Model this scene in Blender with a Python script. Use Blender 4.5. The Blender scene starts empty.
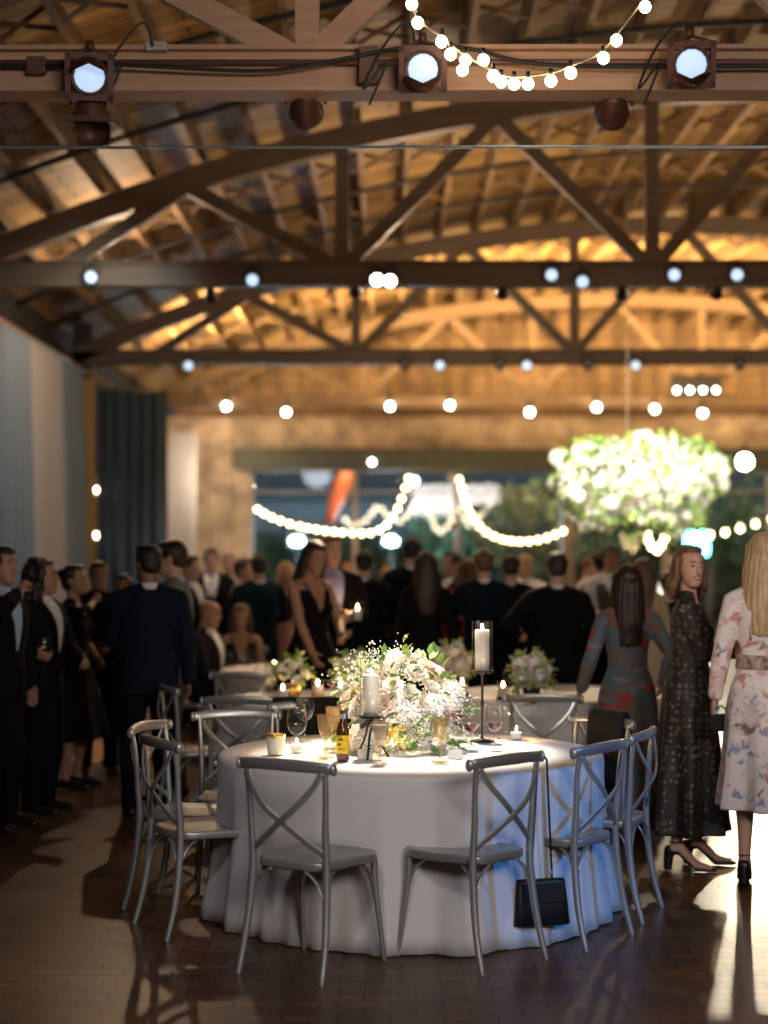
import bpy, bmesh, math, random
import numpy as np
from mathutils import Vector, Matrix, Euler
random.seed(7)
PI = math.pi
sc = bpy.context.scene
COL = sc.collection
V = Vector
H0 = 1.72; FPX = 1700.0; VPX, VPY = 390.0, 555.0

# ---------------------------------------------------------------- camera
cam_d = bpy.data.cameras.new('camera'); cam = bpy.data.objects.new('camera', cam_d); COL.objects.link(cam)
cam_d.sensor_fit = 'VERTICAL'; cam_d.sensor_height = 36.0; cam_d.lens = FPX / 1024 * 36
pitch = math.atan((VPY - 512) / FPX); yaw = math.atan((VPX - 384) / FPX)
cam.location = (0, 0, H0)
cam.rotation_euler = (PI / 2 + pitch, 0, yaw)
cam_d.clip_end = 300
cam_d.dof.use_dof = True; cam_d.dof.focus_distance = 8.1; cam_d.dof.aperture_fstop = 1.05
sc.camera = cam

def at(px, py, Y):
    """photo pixel -> world point at depth Y"""
    return V(((px - VPX) / FPX * Y, Y, H0 + (VPY - py) / FPX * Y))
def onz(px, py, z=0.0):
    """photo pixel -> world point on the horizontal plane z"""
    Y = (H0 - z) * FPX / (py - VPY)
    return V(((px - VPX) / FPX * Y, Y, z))

# ---------------------------------------------------------------- materials
def newmat(name):
    m = bpy.data.materials.new(name); m.use_nodes = True
    nt = m.node_tree
    return m, nt, nt.nodes, nt.links, nt.nodes['Principled BSDF']
def mat(name, col, rough=.5, metal=0., spec=.5, bump=0., bscale=40., var=0., vscale=6., sheen=0., sss=0., stretch=None, emit=None, es=0.):
    m, nt, N, L, b = newmat(name)
    c = (*col, 1)
    b.inputs['Base Color'].default_value = c
    b.inputs['Roughness'].default_value = rough
    b.inputs['Metallic'].default_value = metal
    b.inputs['Specular IOR Level'].default_value = spec
    if sheen: b.inputs['Sheen Weight'].default_value = sheen
    if sss:
        b.inputs['Subsurface Weight'].default_value = sss
        b.inputs['Subsurface Radius'].default_value = (.03, .015, .01)
    if emit:
        b.inputs['Emission Color'].default_value = (*emit, 1); b.inputs['Emission Strength'].default_value = es
    tc = N.new('ShaderNodeTexCoord')
    src = tc.outputs['Object']
    if stretch:
        mp = N.new('ShaderNodeMapping'); mp.inputs['Scale'].default_value = stretch
        L.new(src, mp.inputs['Vector']); src = mp.outputs['Vector']
    if var:
        n = N.new('ShaderNodeTexNoise'); n.inputs['Scale'].default_value = vscale; n.inputs['Detail'].default_value = 4
        L.new(src, n.inputs['Vector'])
        r = N.new('ShaderNodeMapRange'); r.inputs[1].default_value = .3; r.inputs[2].default_value = .7
        r.inputs[3].default_value = 1 - var; r.inputs[4].default_value = 1 + var
        L.new(n.outputs['Fac'], r.inputs[0])
        mx = N.new('ShaderNodeVectorMath'); mx.operation = 'SCALE'; mx.inputs[0].default_value = col
        L.new(r.outputs[0], mx.inputs['Scale']); L.new(mx.outputs[0], b.inputs['Base Color'])
    if bump:
        n = N.new('ShaderNodeTexNoise'); n.inputs['Scale'].default_value = bscale; n.inputs['Detail'].default_value = 3
        L.new(src, n.inputs['Vector'])
        bp = N.new('ShaderNodeBump'); bp.inputs['Strength'].default_value = bump; bp.inputs['Distance'].default_value = .01
        L.new(n.outputs['Fac'], bp.inputs['Height']); L.new(bp.outputs['Normal'], b.inputs['Normal'])
    return m
def emis(name, col, s):
    m, nt, N, L, b = newmat(name)
    b.inputs['Base Color'].default_value = (*col, 1)
    b.inputs['Emission Color'].default_value = (*col, 1); b.inputs['Emission Strength'].default_value = s
    return m
def glassmat(name, tint=(1, 1, 1), ior=1.45, rough=.02, body=None, amount=.25):
    m, nt, N, L, b = newmat(name)
    N.remove(b)
    out = [n for n in N if n.type == 'OUTPUT_MATERIAL'][0]
    t = N.new('ShaderNodeBsdfTransparent'); t.inputs[0].default_value = (*tint, 1)
    g = N.new('ShaderNodeBsdfGlossy'); g.inputs['Roughness'].default_value = rough
    ge = N.new('ShaderNodeNewGeometry'); dt = N.new('ShaderNodeVectorMath'); dt.operation = 'DOT_PRODUCT'
    L.new(ge.outputs['Normal'], dt.inputs[0]); L.new(ge.outputs['Incoming'], dt.inputs[1])
    def mth(op, a, b=None):
        q = N.new('ShaderNodeMath'); q.operation = op
        for i, v in enumerate((a, b)):
            if v is None: continue
            if isinstance(v, (int, float)): q.inputs[i].default_value = v
            else: L.new(v, q.inputs[i])
        return q.outputs[0]
    f0 = ((ior - 1) / (ior + 1)) ** 2
    c1 = mth('SUBTRACT', 1.0, mth('ABSOLUTE', dt.outputs['Value'])); fr = mth('ADD', f0, mth('MULTIPLY', 1 - f0, mth('POWER', c1, 5.0)))
    mx = N.new('ShaderNodeMixShader')
    L.new(fr, mx.inputs[0]); L.new(t.outputs[0], mx.inputs[1]); L.new(g.outputs[0], mx.inputs[2])
    if body:
        df = N.new('ShaderNodeBsdfDiffuse'); df.inputs[0].default_value = (*body, 1); m2 = N.new('ShaderNodeMixShader'); m2.inputs[0].default_value = amount
        L.new(t.outputs[0], m2.inputs[1]); L.new(df.outputs[0], m2.inputs[2]); L.new(m2.outputs[0], mx.inputs[1])
    L.new(mx.outputs[0], out.inputs[0])
    return m
def brickmat(name, c1, c2, cm, bw, rh, mortar, rough, scale=1., axes='XY', bump=.3, var=.35, rot=0., roughvar=0., nscale=3., offset=.5, spec=.5):
    m, nt, N, L, b = newmat(name)
    tc = N.new('ShaderNodeTexCoord')
    src = tc.outputs['Object']
    sx = N.new('ShaderNodeSeparateXYZ'); L.new(src, sx.inputs[0])
    cb = N.new('ShaderNodeCombineXYZ')
    L.new(sx.outputs['XYZ'.index(axes[0])], cb.inputs[0]); L.new(sx.outputs['XYZ'.index(axes[1])], cb.inputs[1])
    mp = N.new('ShaderNodeMapping'); mp.inputs['Rotation'].default_value = (0, 0, rot)
    L.new(cb.outputs[0], mp.inputs['Vector'])
    br = N.new('ShaderNodeTexBrick'); br.offset = offset
    br.inputs['Color1'].default_value = (*c1, 1); br.inputs['Color2'].default_value = (*c2, 1); br.inputs['Mortar'].default_value = (*cm, 1)
    br.inputs['Scale'].default_value = scale; br.inputs['Mortar Size'].default_value = mortar
    br.inputs['Brick Width'].default_value = bw; br.inputs['Row Height'].default_value = rh
    br.inputs['Mortar Smooth'].default_value = .2
    L.new(mp.outputs[0], br.inputs['Vector'])
    n = N.new('ShaderNodeTexNoise'); n.inputs['Scale'].default_value = nscale; n.inputs['Detail'].default_value = 5
    L.new(src, n.inputs['Vector'])
    r = N.new('ShaderNodeMapRange'); r.inputs[1].default_value = .3; r.inputs[2].default_value = .7
    r.inputs[3].default_value = 1 - var; r.inputs[4].default_value = 1 + var
    L.new(n.outputs['Fac'], r.inputs[0])
    mx = N.new('ShaderNodeVectorMath'); mx.operation = 'SCALE'
    L.new(br.outputs['Color'], mx.inputs[0]); L.new(r.outputs[0], mx.inputs['Scale'])
    L.new(mx.outputs[0], b.inputs['Base Color'])
    b.inputs['Roughness'].default_value = rough; b.inputs['Specular IOR Level'].default_value = spec
    if roughvar:
        r2 = N.new('ShaderNodeMapRange'); r2.inputs[1].default_value = .3; r2.inputs[2].default_value = .7
        r2.inputs[3].default_value = rough - roughvar; r2.inputs[4].default_value = rough + roughvar
        L.new(n.outputs['Fac'], r2.inputs[0]); L.new(r2.outputs[0], b.inputs['Roughness'])
    bp = N.new('ShaderNodeBump'); bp.inputs['Strength'].default_value = bump; bp.inputs['Distance'].default_value = .006; bp.invert = True
    L.new(br.outputs['Fac'], bp.inputs['Height']); L.new(bp.outputs['Normal'], b.inputs['Normal'])
    return m

def cloudmat(name, base, blots, scale, thr=.12, rough=.7, stretch=(1, 1, 1)):
    """cloth with blotches: list of (colour, seed, threshold)"""
    m, nt, N, L, b = newmat(name)
    tc = N.new('ShaderNodeTexCoord'); cur = None
    col = N.new('ShaderNodeRGB'); col.outputs[0].default_value = (*base, 1); cur = col.outputs[0]
    for c, seed, th in blots:
        mp = N.new('ShaderNodeMapping'); mp.inputs['Location'].default_value = (seed * 3.7, seed * 1.3, seed * 2.1); mp.inputs['Scale'].default_value = stretch
        L.new(tc.outputs['Object'], mp.inputs['Vector'])
        n = N.new('ShaderNodeTexNoise'); n.inputs['Scale'].default_value = scale; n.inputs['Detail'].default_value = 3; n.inputs['Distortion'].default_value = .8
        L.new(mp.outputs[0], n.inputs['Vector'])
        r = N.new('ShaderNodeMapRange'); r.inputs[1].default_value = th; r.inputs[2].default_value = th + thr
        L.new(n.outputs['Fac'], r.inputs[0])
        mx = N.new('ShaderNodeMixRGB'); mx.inputs['Color2'].default_value = (*c, 1)
        L.new(r.outputs[0], mx.inputs['Fac']); L.new(cur, mx.inputs['Color1']); cur = mx.outputs[0]
    L.new(cur, b.inputs['Base Color']); b.inputs['Roughness'].default_value = rough
    return m
def ringmat(name, base, c, scale=22.):
    """dark cloth printed with small rings"""
    m, nt, N, L, b = newmat(name)
    tc = N.new('ShaderNodeTexCoord')
    vo = N.new('ShaderNodeTexVoronoi'); vo.inputs['Scale'].default_value = scale; vo.inputs['Randomness'].default_value = .55
    L.new(tc.outputs['Object'], vo.inputs['Vector'])
    cr = N.new('ShaderNodeValToRGB')
    e = cr.color_ramp.elements; e[0].position = .14; e[0].color = (*base, 1); e[1].position = .36; e[1].color = (*base, 1)
    k = cr.color_ramp.elements.new(.22); k.color = (*c, 1); k = cr.color_ramp.elements.new(.30); k.color = (*c, 1)
    L.new(vo.outputs['Distance'], cr.inputs[0]); L.new(cr.outputs[0], b.inputs['Base Color'])
    b.inputs['Roughness'].default_value = .6
    return m

# ---------------------------------------------------------------- mesh building
class MB:
    def __init__(s): s.v = []; s.f = []
    def add(s, vs, fs):
        o = len(s.v); s.v += [V(p) for p in vs]; s.f += [tuple(i + o for i in f) for f in fs]; return s
    def box(s, c, d, M=None):
        c = V(c); x, y, z = d[0] / 2, d[1] / 2, d[2] / 2
        vs = [V((a * x, b * y, e * z)) for a in (-1, 1) for b in (-1, 1) for e in (-1, 1)]
        vs = [(M @ p if M else p) + c for p in vs]
        return s.add(vs, [(0, 1, 3, 2), (4, 6, 7, 5), (0, 4, 5, 1), (2, 3, 7, 6), (0, 2, 6, 4), (1, 5, 7, 3)])
    def beam(s, a, b, w, h, up=(0, 0, 1)):
        """bar from a to b; w across, h along 'up'"""
        a, b = V(a), V(b); d = b - a; t = d.normalized(); u = V(up); sd = t.cross(u).normalized(); u = sd.cross(t).normalized()
        M = Matrix((sd, t, u)).transposed()
        return s.box((a + b) / 2, (w, d.length, h), M)
    def rings(s, rr, closed=False, cap=True):
        n = len(rr[0]); o = len(s.v)
        for r in rr: s.v += [V(p) for p in r]
        m = len(rr)
        for i in range(m if closed else m - 1):
            a = o + i * n; b = o + ((i + 1) % m) * n
            for k in range(n):
                s.f.append((a + k, a + (k + 1) % n, b + (k + 1) % n, b + k))
        if cap and not closed:
            for i, rv in ((0, True), (m - 1, False)):
                c = len(s.v); s.v.append(sum((V(p) for p in rr[i]), V()) / n)
                for k in range(n):
                    t = (o + i * n + k, o + i * n + (k + 1) % n, c)
                    s.f.append(t[::-1] if rv else t)
        return s
    def tube(s, pts, rad, n=10, flat=1., up=None, closed=False, cap=True, round_=False):
        """rad: number or list; flat: thickness factor of the second axis (number or list)"""
        P = [V(p) for p in pts]; m = len(P)
        R = rad if isinstance(rad, (list, tuple)) else [rad] * m
        Fl = flat if isinstance(flat, (list, tuple)) else [flat] * m
        T = []
        for i in range(m):
            if closed: d = P[(i + 1) % m] - P[i - 1]
            else: d = P[min(i + 1, m - 1)] - P[max(i - 1, 0)]
            T.append(d.normalized())
        u = V(up) if up else (V((0, 0, 1)) if abs(T[0].z) < .9 else V((1, 0, 0)))
        rr = []
        for i in range(m):
            sd = T[i].cross(u)
            if sd.length < 1e-5: sd = T[i].orthogonal()
            sd.normalize(); u2 = sd.cross(T[i]).normalized()
            if not up: u = u2
            rr.append([P[i] + sd * (R[i] * math.cos(2 * PI * k / n)) + u2 * (R[i] * Fl[i] * math.sin(2 * PI * k / n)) for k in range(n)])
        if round_ and not closed:
            def capring(i, sgn):
                c = P[i]; out = []
                for q in (.5, .85):
                    k = math.sqrt(1 - q * q); out.append([c + (p - c) * k + T[i] * sgn * R[i] * q for p in rr[i]])
                return out
            rr = capring(0, -1)[::-1] + rr + capring(m - 1, 1)
        return s.rings(rr, closed, cap)
    def ell(s, c, r, nu=14, nv=9, M=None):
        c = V(c); rr = []
        for j in range(1, nv):
            a = PI * j / nv
            rr.append([c + (M @ V((r[0] * math.sin(a) * math.cos(2 * PI * k / nu), r[1] * math.sin(a) * math.sin(2 * PI * k / nu), -r[2] * math.cos(a))) if M else
                       V((r[0] * math.sin(a) * math.cos(2 * PI * k / nu), r[1] * math.sin(a) * math.sin(2 * PI * k / nu), -r[2] * math.cos(a)))) for k in range(nu)])
        return s.rings(rr)
    def lathe(s, prof, n=20, c=(0, 0, 0), M=None, cap=True):
        """prof: list of (r, z)"""
        c = V(c)
        rr = [[c + ((M @ V((r * math.cos(2 * PI * k / n), r * math.sin(2 * PI * k / n), z))) if M else V((r * math.cos(2 * PI * k / n), r * math.sin(2 * PI * k / n), z))) for k in range(n)] for r, z in prof]
        return s.rings(rr, False, cap)
    def mesh(s, name, smooth=True):
        me = bpy.data.meshes.new(name); me.from_pydata([tuple(p) for p in s.v], [], s.f); me.update()
        if smooth: me.polygons.foreach_set('use_smooth', [True] * len(me.polygons))
        return me
    def build(s, name, m, parent=None, smooth=True, bevel=0., seg=2, sub=0, edge=False):
        me = s.mesh(name, smooth); me.materials.append(m)
        o = bpy.data.objects.new(name, me); COL.objects.link(o)
        if parent: o.parent = parent
        if bevel:
            b = o.modifiers.new('bevel', 'BEVEL'); b.width = bevel; b.segments = seg; b.limit_method = 'ANGLE'; b.angle_limit = .6
            b.harden_normals = False
            me.polygons.foreach_set('use_smooth', [False] * len(me.polygons))
        if sub:
            q = o.modifiers.new('sub', 'SUBSURF'); q.levels = sub; q.render_levels = sub
        return o

def empty(name, loc=(0, 0, 0), rz=0.):
    o = bpy.data.objects.new(name, None); COL.objects.link(o); o.location = loc; o.rotation_euler = (0, 0, rz); o.empty_display_size = .1
    return o
def tag(o, label=None, cat=None, group=None, kind=None):
    if label: o['label'] = label
    if cat: o['category'] = cat
    if group: o['group'] = group
    if kind: o['kind'] = kind
    return o
KIDS = {}
def dup(o, loc=None, rz=None, label=None, group=None, _top=True):
    if _top and not KIDS.get('ok'):
        KIDS.clear()
        for q in bpy.data.objects:
            if q.parent: KIDS.setdefault(q.parent.name, []).append(q)
    c = o.copy(); COL.objects.link(c)
    if loc is not None: c.location = loc
    if rz is not None: c.rotation_euler = (0, 0, rz)
    if label: c['label'] = label
    if group: c['group'] = group
    for ch in KIDS.get(o.name, []):
        d = dup(ch, _top=False); d.parent = c
    return c
def look(o, target):
    d = V(target) - o.location
    o.rotation_euler = d.to_track_quat('-Z', 'Y').to_euler()
def spot(name, loc, target, energy, col, angle, blend=.5, r=.08):
    l = bpy.data.lights.new(name, 'SPOT'); l.energy = energy; l.color = col; l.spot_size = math.radians(angle); l.spot_blend = blend; l.shadow_soft_size = r
    o = bpy.data.objects.new(name, l); COL.objects.link(o); o.location = loc; look(o, target); return o
def point(name, loc, energy, col, r=.05):
    l = bpy.data.lights.new(name, 'POINT'); l.energy = energy; l.color = col; l.shadow_soft_size = r
    o = bpy.data.objects.new(name, l); COL.objects.link(o); o.location = loc; return o
def area(name, loc, target, energy, col, sx, sy):
    l = bpy.data.lights.new(name, 'AREA'); l.energy = energy; l.color = col; l.shape = 'RECTANGLE'; l.size = sx; l.size_y = sy
    o = bpy.data.objects.new(name, l); COL.objects.link(o); o.location = loc; look(o, target); return o
def cat_rom(P, n=6):
    P = [V(p) for p in P]; out = []
    for i in range(len(P) - 1):
        a, b, c, d = P[max(i - 1, 0)], P[i], P[i + 1], P[min(i + 2, len(P) - 1)]
        for k in range(n):
            t = k / n
            out.append(.5 * ((2 * b) + (c - a) * t + (2 * a - 5 * b + 4 * c - d) * t * t + (3 * b - a - 3 * c + d) * t ** 3))
    out.append(P[-1]); return out

# shared materials
M_chair = mat('gunmetal paint', (.40, .41, .405), .32, .6, bump=.05, bscale=120)
M_black = mat('black iron', (.012, .012, .013), .45, .3)
M_blackcloth = mat('black cloth', (.008, .008, .009), .85, bump=.3, bscale=60)
M_cloth = mat('white linen', (.72, .70, .69), .8, bump=.12, bscale=300, sheen=.15)
M_glass = glassmat('clear glass')
M_goldglass = glassmat('amber goblet glass', (.97, .92, .80), 1.6, .08, (.62, .46, .24), .22)
M_frost = glassmat('smoky goblet glass', (.95, .92, .85), 1.6, .15, (.5, .42, .30), .3)
M_wax = mat('ivory wax', (.85, .80, .72), .45, sss=.4)
M_flame = emis('candle flame', (1., .62, .25), 60)
M_leaf = mat('leaf green', (.10, .22, .035), .5, var=.35, vscale=9)
M_leaf2 = mat('pale leaf green', (.30, .42, .10), .5, var=.3, vscale=9)
M_petal = mat('white petal', (.88, .86, .80), .6, var=.04, vscale=20)
M_blush = mat('blush petal', (.86, .74, .64), .6, var=.06, vscale=20)
M_bulb = emis('warm bulb', (1., .80, .52), 9)
M_cable = mat('dark green cable', (.01, .016, .014), .5)
# ================================================================ THE HALL
TY = [9.2, 15.85, 22.5, 29.15]          # truss depths
XC, HALF, RISE, ZCH = 3.9, 8.1, 1.76, 4.34
RAD = (HALF ** 2 + RISE ** 2) / (2 * RISE)
def arc_z(x, off=0.):
    r = RAD + off
    return ZCH + RISE - RAD + math.sqrt(max(r * r - (x - XC) ** 2, 0))
YW = 33.0
M_roof = brickmat('roof boards', (.25, .150, .055), (.40, .265, .105), (.03, .018, .008), 3.1, .19, .012, .65, axes='XY', var=.3, nscale=2.5)
M_joist = mat('old joist wood', (.19, .12, .06), .7, var=.25, vscale=3, stretch=(4, .6, 4), bump=.2)
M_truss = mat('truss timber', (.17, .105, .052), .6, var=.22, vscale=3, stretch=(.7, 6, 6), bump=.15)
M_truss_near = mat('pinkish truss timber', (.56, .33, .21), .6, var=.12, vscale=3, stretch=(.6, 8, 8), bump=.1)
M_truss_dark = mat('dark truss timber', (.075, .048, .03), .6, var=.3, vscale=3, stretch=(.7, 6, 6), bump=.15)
M_floor = brickmat('wood block floor', (.13, .060, .024), (.070, .031, .012), (.018, .009, .005), .20, .10, .006, .36, axes='XY', spec=.36, var=.45, roughvar=.03, nscale=1.6, bump=.35)
M_brick = brickmat('sandy brick', (.46, .34, .22), (.30, .205, .13), (.62, .56, .47), .22, .075, .010, .85, axes='XZ', var=.4, nscale=2.2, bump=.6)
M_gable = brickmat('gable boards', (.30, .185, .085), (.23, .14, .06), (.06, .035, .015), 3.0, .18, .012, .7, axes='XZ', var=.3, nscale=2)

f = MB().box((3.75, 15, -.05), (16.4, 38, .1)).build('floor', M_floor, smooth=False); tag(f, kind='structure')
# curved roof deck
mb = MB(); xs = [XC + (HALF + .35) * math.sin(PI / 2 * k / 24) for k in range(-24, 25)]
xs = [XC - HALF - .35 + (2 * HALF + .7) * k / 48 for k in range(49)]
rr = []
for x in xs:
    z = arc_z(x, .42)
    rr.append([(x, -3.5, z), (x, YW + .3, z), (x, YW + .3, z + .06), (x, -3.5, z + .06)])
mb.rings(rr); ceil = mb.build('ceiling', M_roof, smooth=False); tag(ceil, kind='structure')
x = XC - HALF + .55; k = 0
joist_x = []
while x < XC + HALF:
    joist_x.append(x)
    sl = -(x - XC) / math.sqrt((RAD + .3) ** 2 - (x - XC) ** 2)
    ang = math.atan(sl); x += .50 * math.cos(ang)
for jx in joist_x:
    z = arc_z(jx, .27); n = V((jx - XC, 0, z - (ZCH + RISE - RAD))).normalized()
    j = MB().beam((jx, 5., z), (jx, YW, z), .055, .26, up=n).build('joist', M_joist, ceil, smooth=False)
# cross bridging between joists
for k in range(3):
    for fy in (.33, .67):
        Y = TY[0] + (k + fy) * 6.65; br = MB()
        for a, b in zip(joist_x[:-1], joist_x[1:]):
            za, zb = arc_z(a, .27), arc_z(b, .27)
            br.beam((a, Y, za - .10), (b, Y, zb + .10), .035, .02, up=(0, 1, 0)); br.beam((a, Y + .05, za + .10), (b, Y + .05, zb - .10), .035, .02, up=(0, 1, 0))
        br.build('bridging', M_joist, ceil, smooth=False)

def truss(Y, m, mtop, n):
    t = empty('roof_truss', (XC, Y, ZCH)); tag(t, ['timber bowstring truss nearest, pinkish lower beam carrying brown floodlights', 'second timber bowstring truss back, row of small stage lights',
        'third timber bowstring truss back, dark slim lower beam', 'farthest timber truss, glowing orange with bright bulbs below'][n - 1], 'roof truss', kind='structure')
    def loc(p): return (p[0] - XC, p[1] - Y, p[2] - ZCH)
    hgt = [.20, .185, .15, .14][n - 1]; dep = .16
    MB().box((0, 0, 0), (2 * HALF + .2, dep, hgt)).build('bottom_chord', m, t, smooth=False, bevel=.006)
    MB().box((0, 0, hgt / 2 + .012), (2 * HALF + .2, dep + .10, .024)).box((0, 0, -hgt / 2 - .01), (2 * HALF + .2, dep + .07, .02)).build('flange', m, t, smooth=False)
    mb = MB(); rr = []
    for k in range(41):
        x = XC - HALF + 2 * HALF * k / 40
        n_ = V((x - XC, 0, arc_z(x) - (ZCH + RISE - RAD))).normalized(); c = V((x, Y, arc_z(x)))
        rr.append([loc(c + n_ * a + V((0, b, 0))) for a, b in ((-.11, -.08), (-.11, .08), (.11, .08), (.11, -.08))])
    mb.rings(rr); mb.build('top_chord', mtop, t, smooth=False)
    B = [XC + s * q for s in (-1, 1) for q in (1.45, 4.35, 7.0)]; T = [XC + q for q in (-5.8, -2.9, 0, 2.9, 5.8)]
    for b in B:
        if abs(b - XC) < 6: MB().beam(loc((b, Y, ZCH)), loc((b, Y, arc_z(b))), .13, .10, up=(0, 1, 0)).build('web_post', mtop, t, smooth=False)
        for q in T:
            if abs(q - b) < 1.6: MB().beam(loc((b, Y, ZCH + .05)), loc((q, Y, arc_z(q) - .05)), .13, .08, up=(0, 1, 0)).build('web_brace', mtop, t, smooth=False)
    return t
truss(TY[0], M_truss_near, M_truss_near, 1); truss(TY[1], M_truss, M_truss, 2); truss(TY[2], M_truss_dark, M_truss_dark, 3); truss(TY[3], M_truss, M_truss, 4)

# walls
w = MB().box((-4.45, 14.75, 2.6), (.2, 36.5, 5.2)).build('wall_left', mat('dark plaster', (.028, .024, .022), .8, var=.2), smooth=False); tag(w, kind='structure')
w = MB().box((12.05, 14.75, 2.6), (.2, 36.5, 5.2)).build('wall_right', mat('right brick', (.30, .2, .13), .8, var=.3), smooth=False); tag(w, kind='structure')
# rear wall: brick with a wide glazed opening
ox0, ox1, oz = -2.72, 10.5, 3.40
mb = MB(); mb.box(((-4.6 + ox0) / 2, YW + .15, 2.2), (ox0 + 4.6, .3, 4.42)); mb.box(((ox1 + 12.2) / 2, YW + .15, 2.2), (12.2 - ox1, .3, 4.42)); mb.box(((ox0 + ox1) / 2, YW + .15, (oz + 4.42) / 2), (ox1 - ox0, .3, 4.42 - oz))
w = mb.build('wall_back', M_brick, smooth=False); tag(w, kind='structure')
MB().box((-3.28, YW - .06, 2.2), (.42, .14, 4.4)).build('brick_pier', M_brick, w, smooth=False)
mb = MB(); rr = []
for x in xs[1:-1]:
    z = max(arc_z(x, .42), 4.5); rr.append([(x, YW + .05, 4.42), (x, YW + .2, 4.42), (x, YW + .2, z), (x, YW + .05, z)])
mb.rings(rr); g = mb.build('wall_gable', M_gable, smooth=False); tag(g, kind='structure')
for k in range(38):
    x = XC - HALF + .4 + k * .41
    if x > XC + HALF - .3: break
    z = arc_z(x, .25)
    if z > 4.6: MB().beam((x, YW, 4.42), (x, YW, z), .10, .05, up=(0, 1, 0)).build('stud', M_joist, g, smooth=False)
lt = MB().box((4.0, YW - .1, 3.58), (14.0, .22, .40)).build('trim_1', mat('grey green header', (.085, .10, .075), .6, var=.15), smooth=False, bevel=.01); tag(lt, 'long grey green header beam above the glass wall', kind='structure')
M_mull = mat('window frame paint', (.33, .28, .24), .5)
for i, (xa, xb) in enumerate([(ox0, -.68), (-.68, 1.30), (1.30, 3.42), (3.42, 5.35), (5.35, 7.4), (7.4, ox1)]):
    wn = empty('window_%d' % (i + 1), ((xa + xb) / 2, YW + .1, 0)); tag(wn, kind='structure')
    hw = (xb - xa) / 2; mb = MB()
    fw = .05
    for s in (-1, 1): mb.box((s * (hw - fw / 2), 0, oz / 2), (fw, .09, oz))
    mb.box((0, 0, oz - .03), (2 * hw, .09, .06)); mb.box((0, 0, .05), (2 * hw, .09, .1)); mb.box((0, 0, 2.95), (2 * hw, .06, .03))
    mb.build('window_frame', M_mull, wn, smooth=False)
    MB().box((0, 0, oz / 2), (2 * hw - .1, .012, oz - .1)).build('pane', M_glass, wn, smooth=False)
c = MB().box((3.44, YW - .05, 1.7), (.26, .2, 3.4)).build('trim_2', mat('grey steel post', (.22, .21, .2), .5, .3), smooth=False, bevel=.01); tag(c, 'grey square post standing in the glass wall', kind='structure')
c = MB().box((-4.08, 22.6, 2.4), (.24, .26, 4.8)).build('trim_3', mat('dark steel post', (.02, .022, .022), .5, .4), smooth=False, bevel=.01); tag(c, 'dark post between the curtains', kind='structure')

# ---------------------------------------------------------------- curtains
def curtain(name, a, b, z0, z1, amp, waves, m, label, group=None, gather=0.):
    a, b = V(a), V(b); d = b - a; Lg = d.length; t = d.normalized(); nrm = t.cross(V((0, 0, 1)))
    n = waves * 10; mb = MB(); rows = 12; ph = [random.uniform(-.5, .5) for _ in range(n + 1)]
    def P(i, j, off):
        u = i / n; z = z1 + (z0 - z1) * j / rows; k = .55 + .45 * j / rows
        wob = math.sin(2 * PI * waves * u + .6 * math.sin(u * 17 + j * .12)) * amp * k + math.sin(u * 9 + 1) * amp * .4 * j / rows
        g = 1 - gather * math.sin(PI * min(1, j / rows * 1.0)) * .9
        p = a + t * (Lg * (.5 + (u - .5) * g)) + nrm * (wob + off); return V((p.x, p.y, z))
    for off in (0, .004):
        o = len(mb.v)
        for j in range(rows + 1):
            for i in range(n + 1): mb.v.append(P(i, j, off))
        for j in range(rows):
            for i in range(n):
                q = (o + j * (n + 1) + i, o + j * (n + 1) + i + 1, o + (j + 1) * (n + 1) + i + 1, o + (j + 1) * (n + 1) + i)
                mb.f.append(q if off else q[::-1])
    o = mb.build(name, m); return tag(o, label, 'curtain', group)
M_cur1 = mat('greige drape', (.30, .285, .27), .85, bump=.1, bscale=200); M_cur2 = mat('blue light tinted drape', (.135, .175, .21), .85, bump=.1, bscale=200)  # blue tint of the lighting is put into the second drape's colour
M_cur3 = mat('slate drape', (.055, .085, .11), .8, bump=.1, bscale=200); M_gold = mat('old gold drape', (.36, .24, .09), .6)
XL = -4.0
curtain('curtain', (XL, 13.6, 0), (XL, 16.9, 0), .03, 4.07, .17, 11, M_cur1, 'pale greige floor length curtain hanging at the frame edge behind the men')
curtain('curtain', (XL, 16.95, 0), (XL, 18.6, 0), .03, 4.07, .17, 6, M_cur2, 'narrow blue grey curtain between two pale curtains', )
curtain('curtain', (XL, 18.65, 0), (XL, 20.4, 0), .03, 4.07, .17, 6, M_cur1, 'pale grey curtain between the blue grey curtains')
curtain('curtain', (XL, 20.45, 0), (XL, 21.75, 0), .03, 4.07, .17, 6, M_cur2, 'blue grey curtain beside the dark post')
curtain('curtain', (-4.5, 24.5, 0), (-3.22, 24.5, 0), .03, 4.07, .06, 7, M_cur3, 'dark slate curtain facing the room, right of the gold drape')
curtain('curtain', (-4.03, 22.3, 0), (-3.88, 22.3, 0), .03, 4.05, .03, 3, M_gold, 'thin gold drape hanging beside the dark slate curtain')
curtain('sheer_drape', (-4.05, 31.0, 0), (-3.55, 31.2, 0), .05, 3.95, .03, 7, mat('sheer white drape', (.55, .52, .50), .9), 'sheer whitish drape hanging in front of the brick wall')
r = MB().tube([(XL, 13.2, 4.13), (XL, 24.4, 4.13)], .028).build('curtain_pole', mat('copper pipe', (.42, .24, .14), .35, .6)); tag(r, 'long copper curtain pole over the left curtains', 'curtain pole')
MB().tube([(-4.5, 24.5, 4.1), (-3.15, 24.5, 4.1)], .02).build('pole_return', mat('steel pipe', (.2, .2, .2), .4, .7), r)
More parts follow.
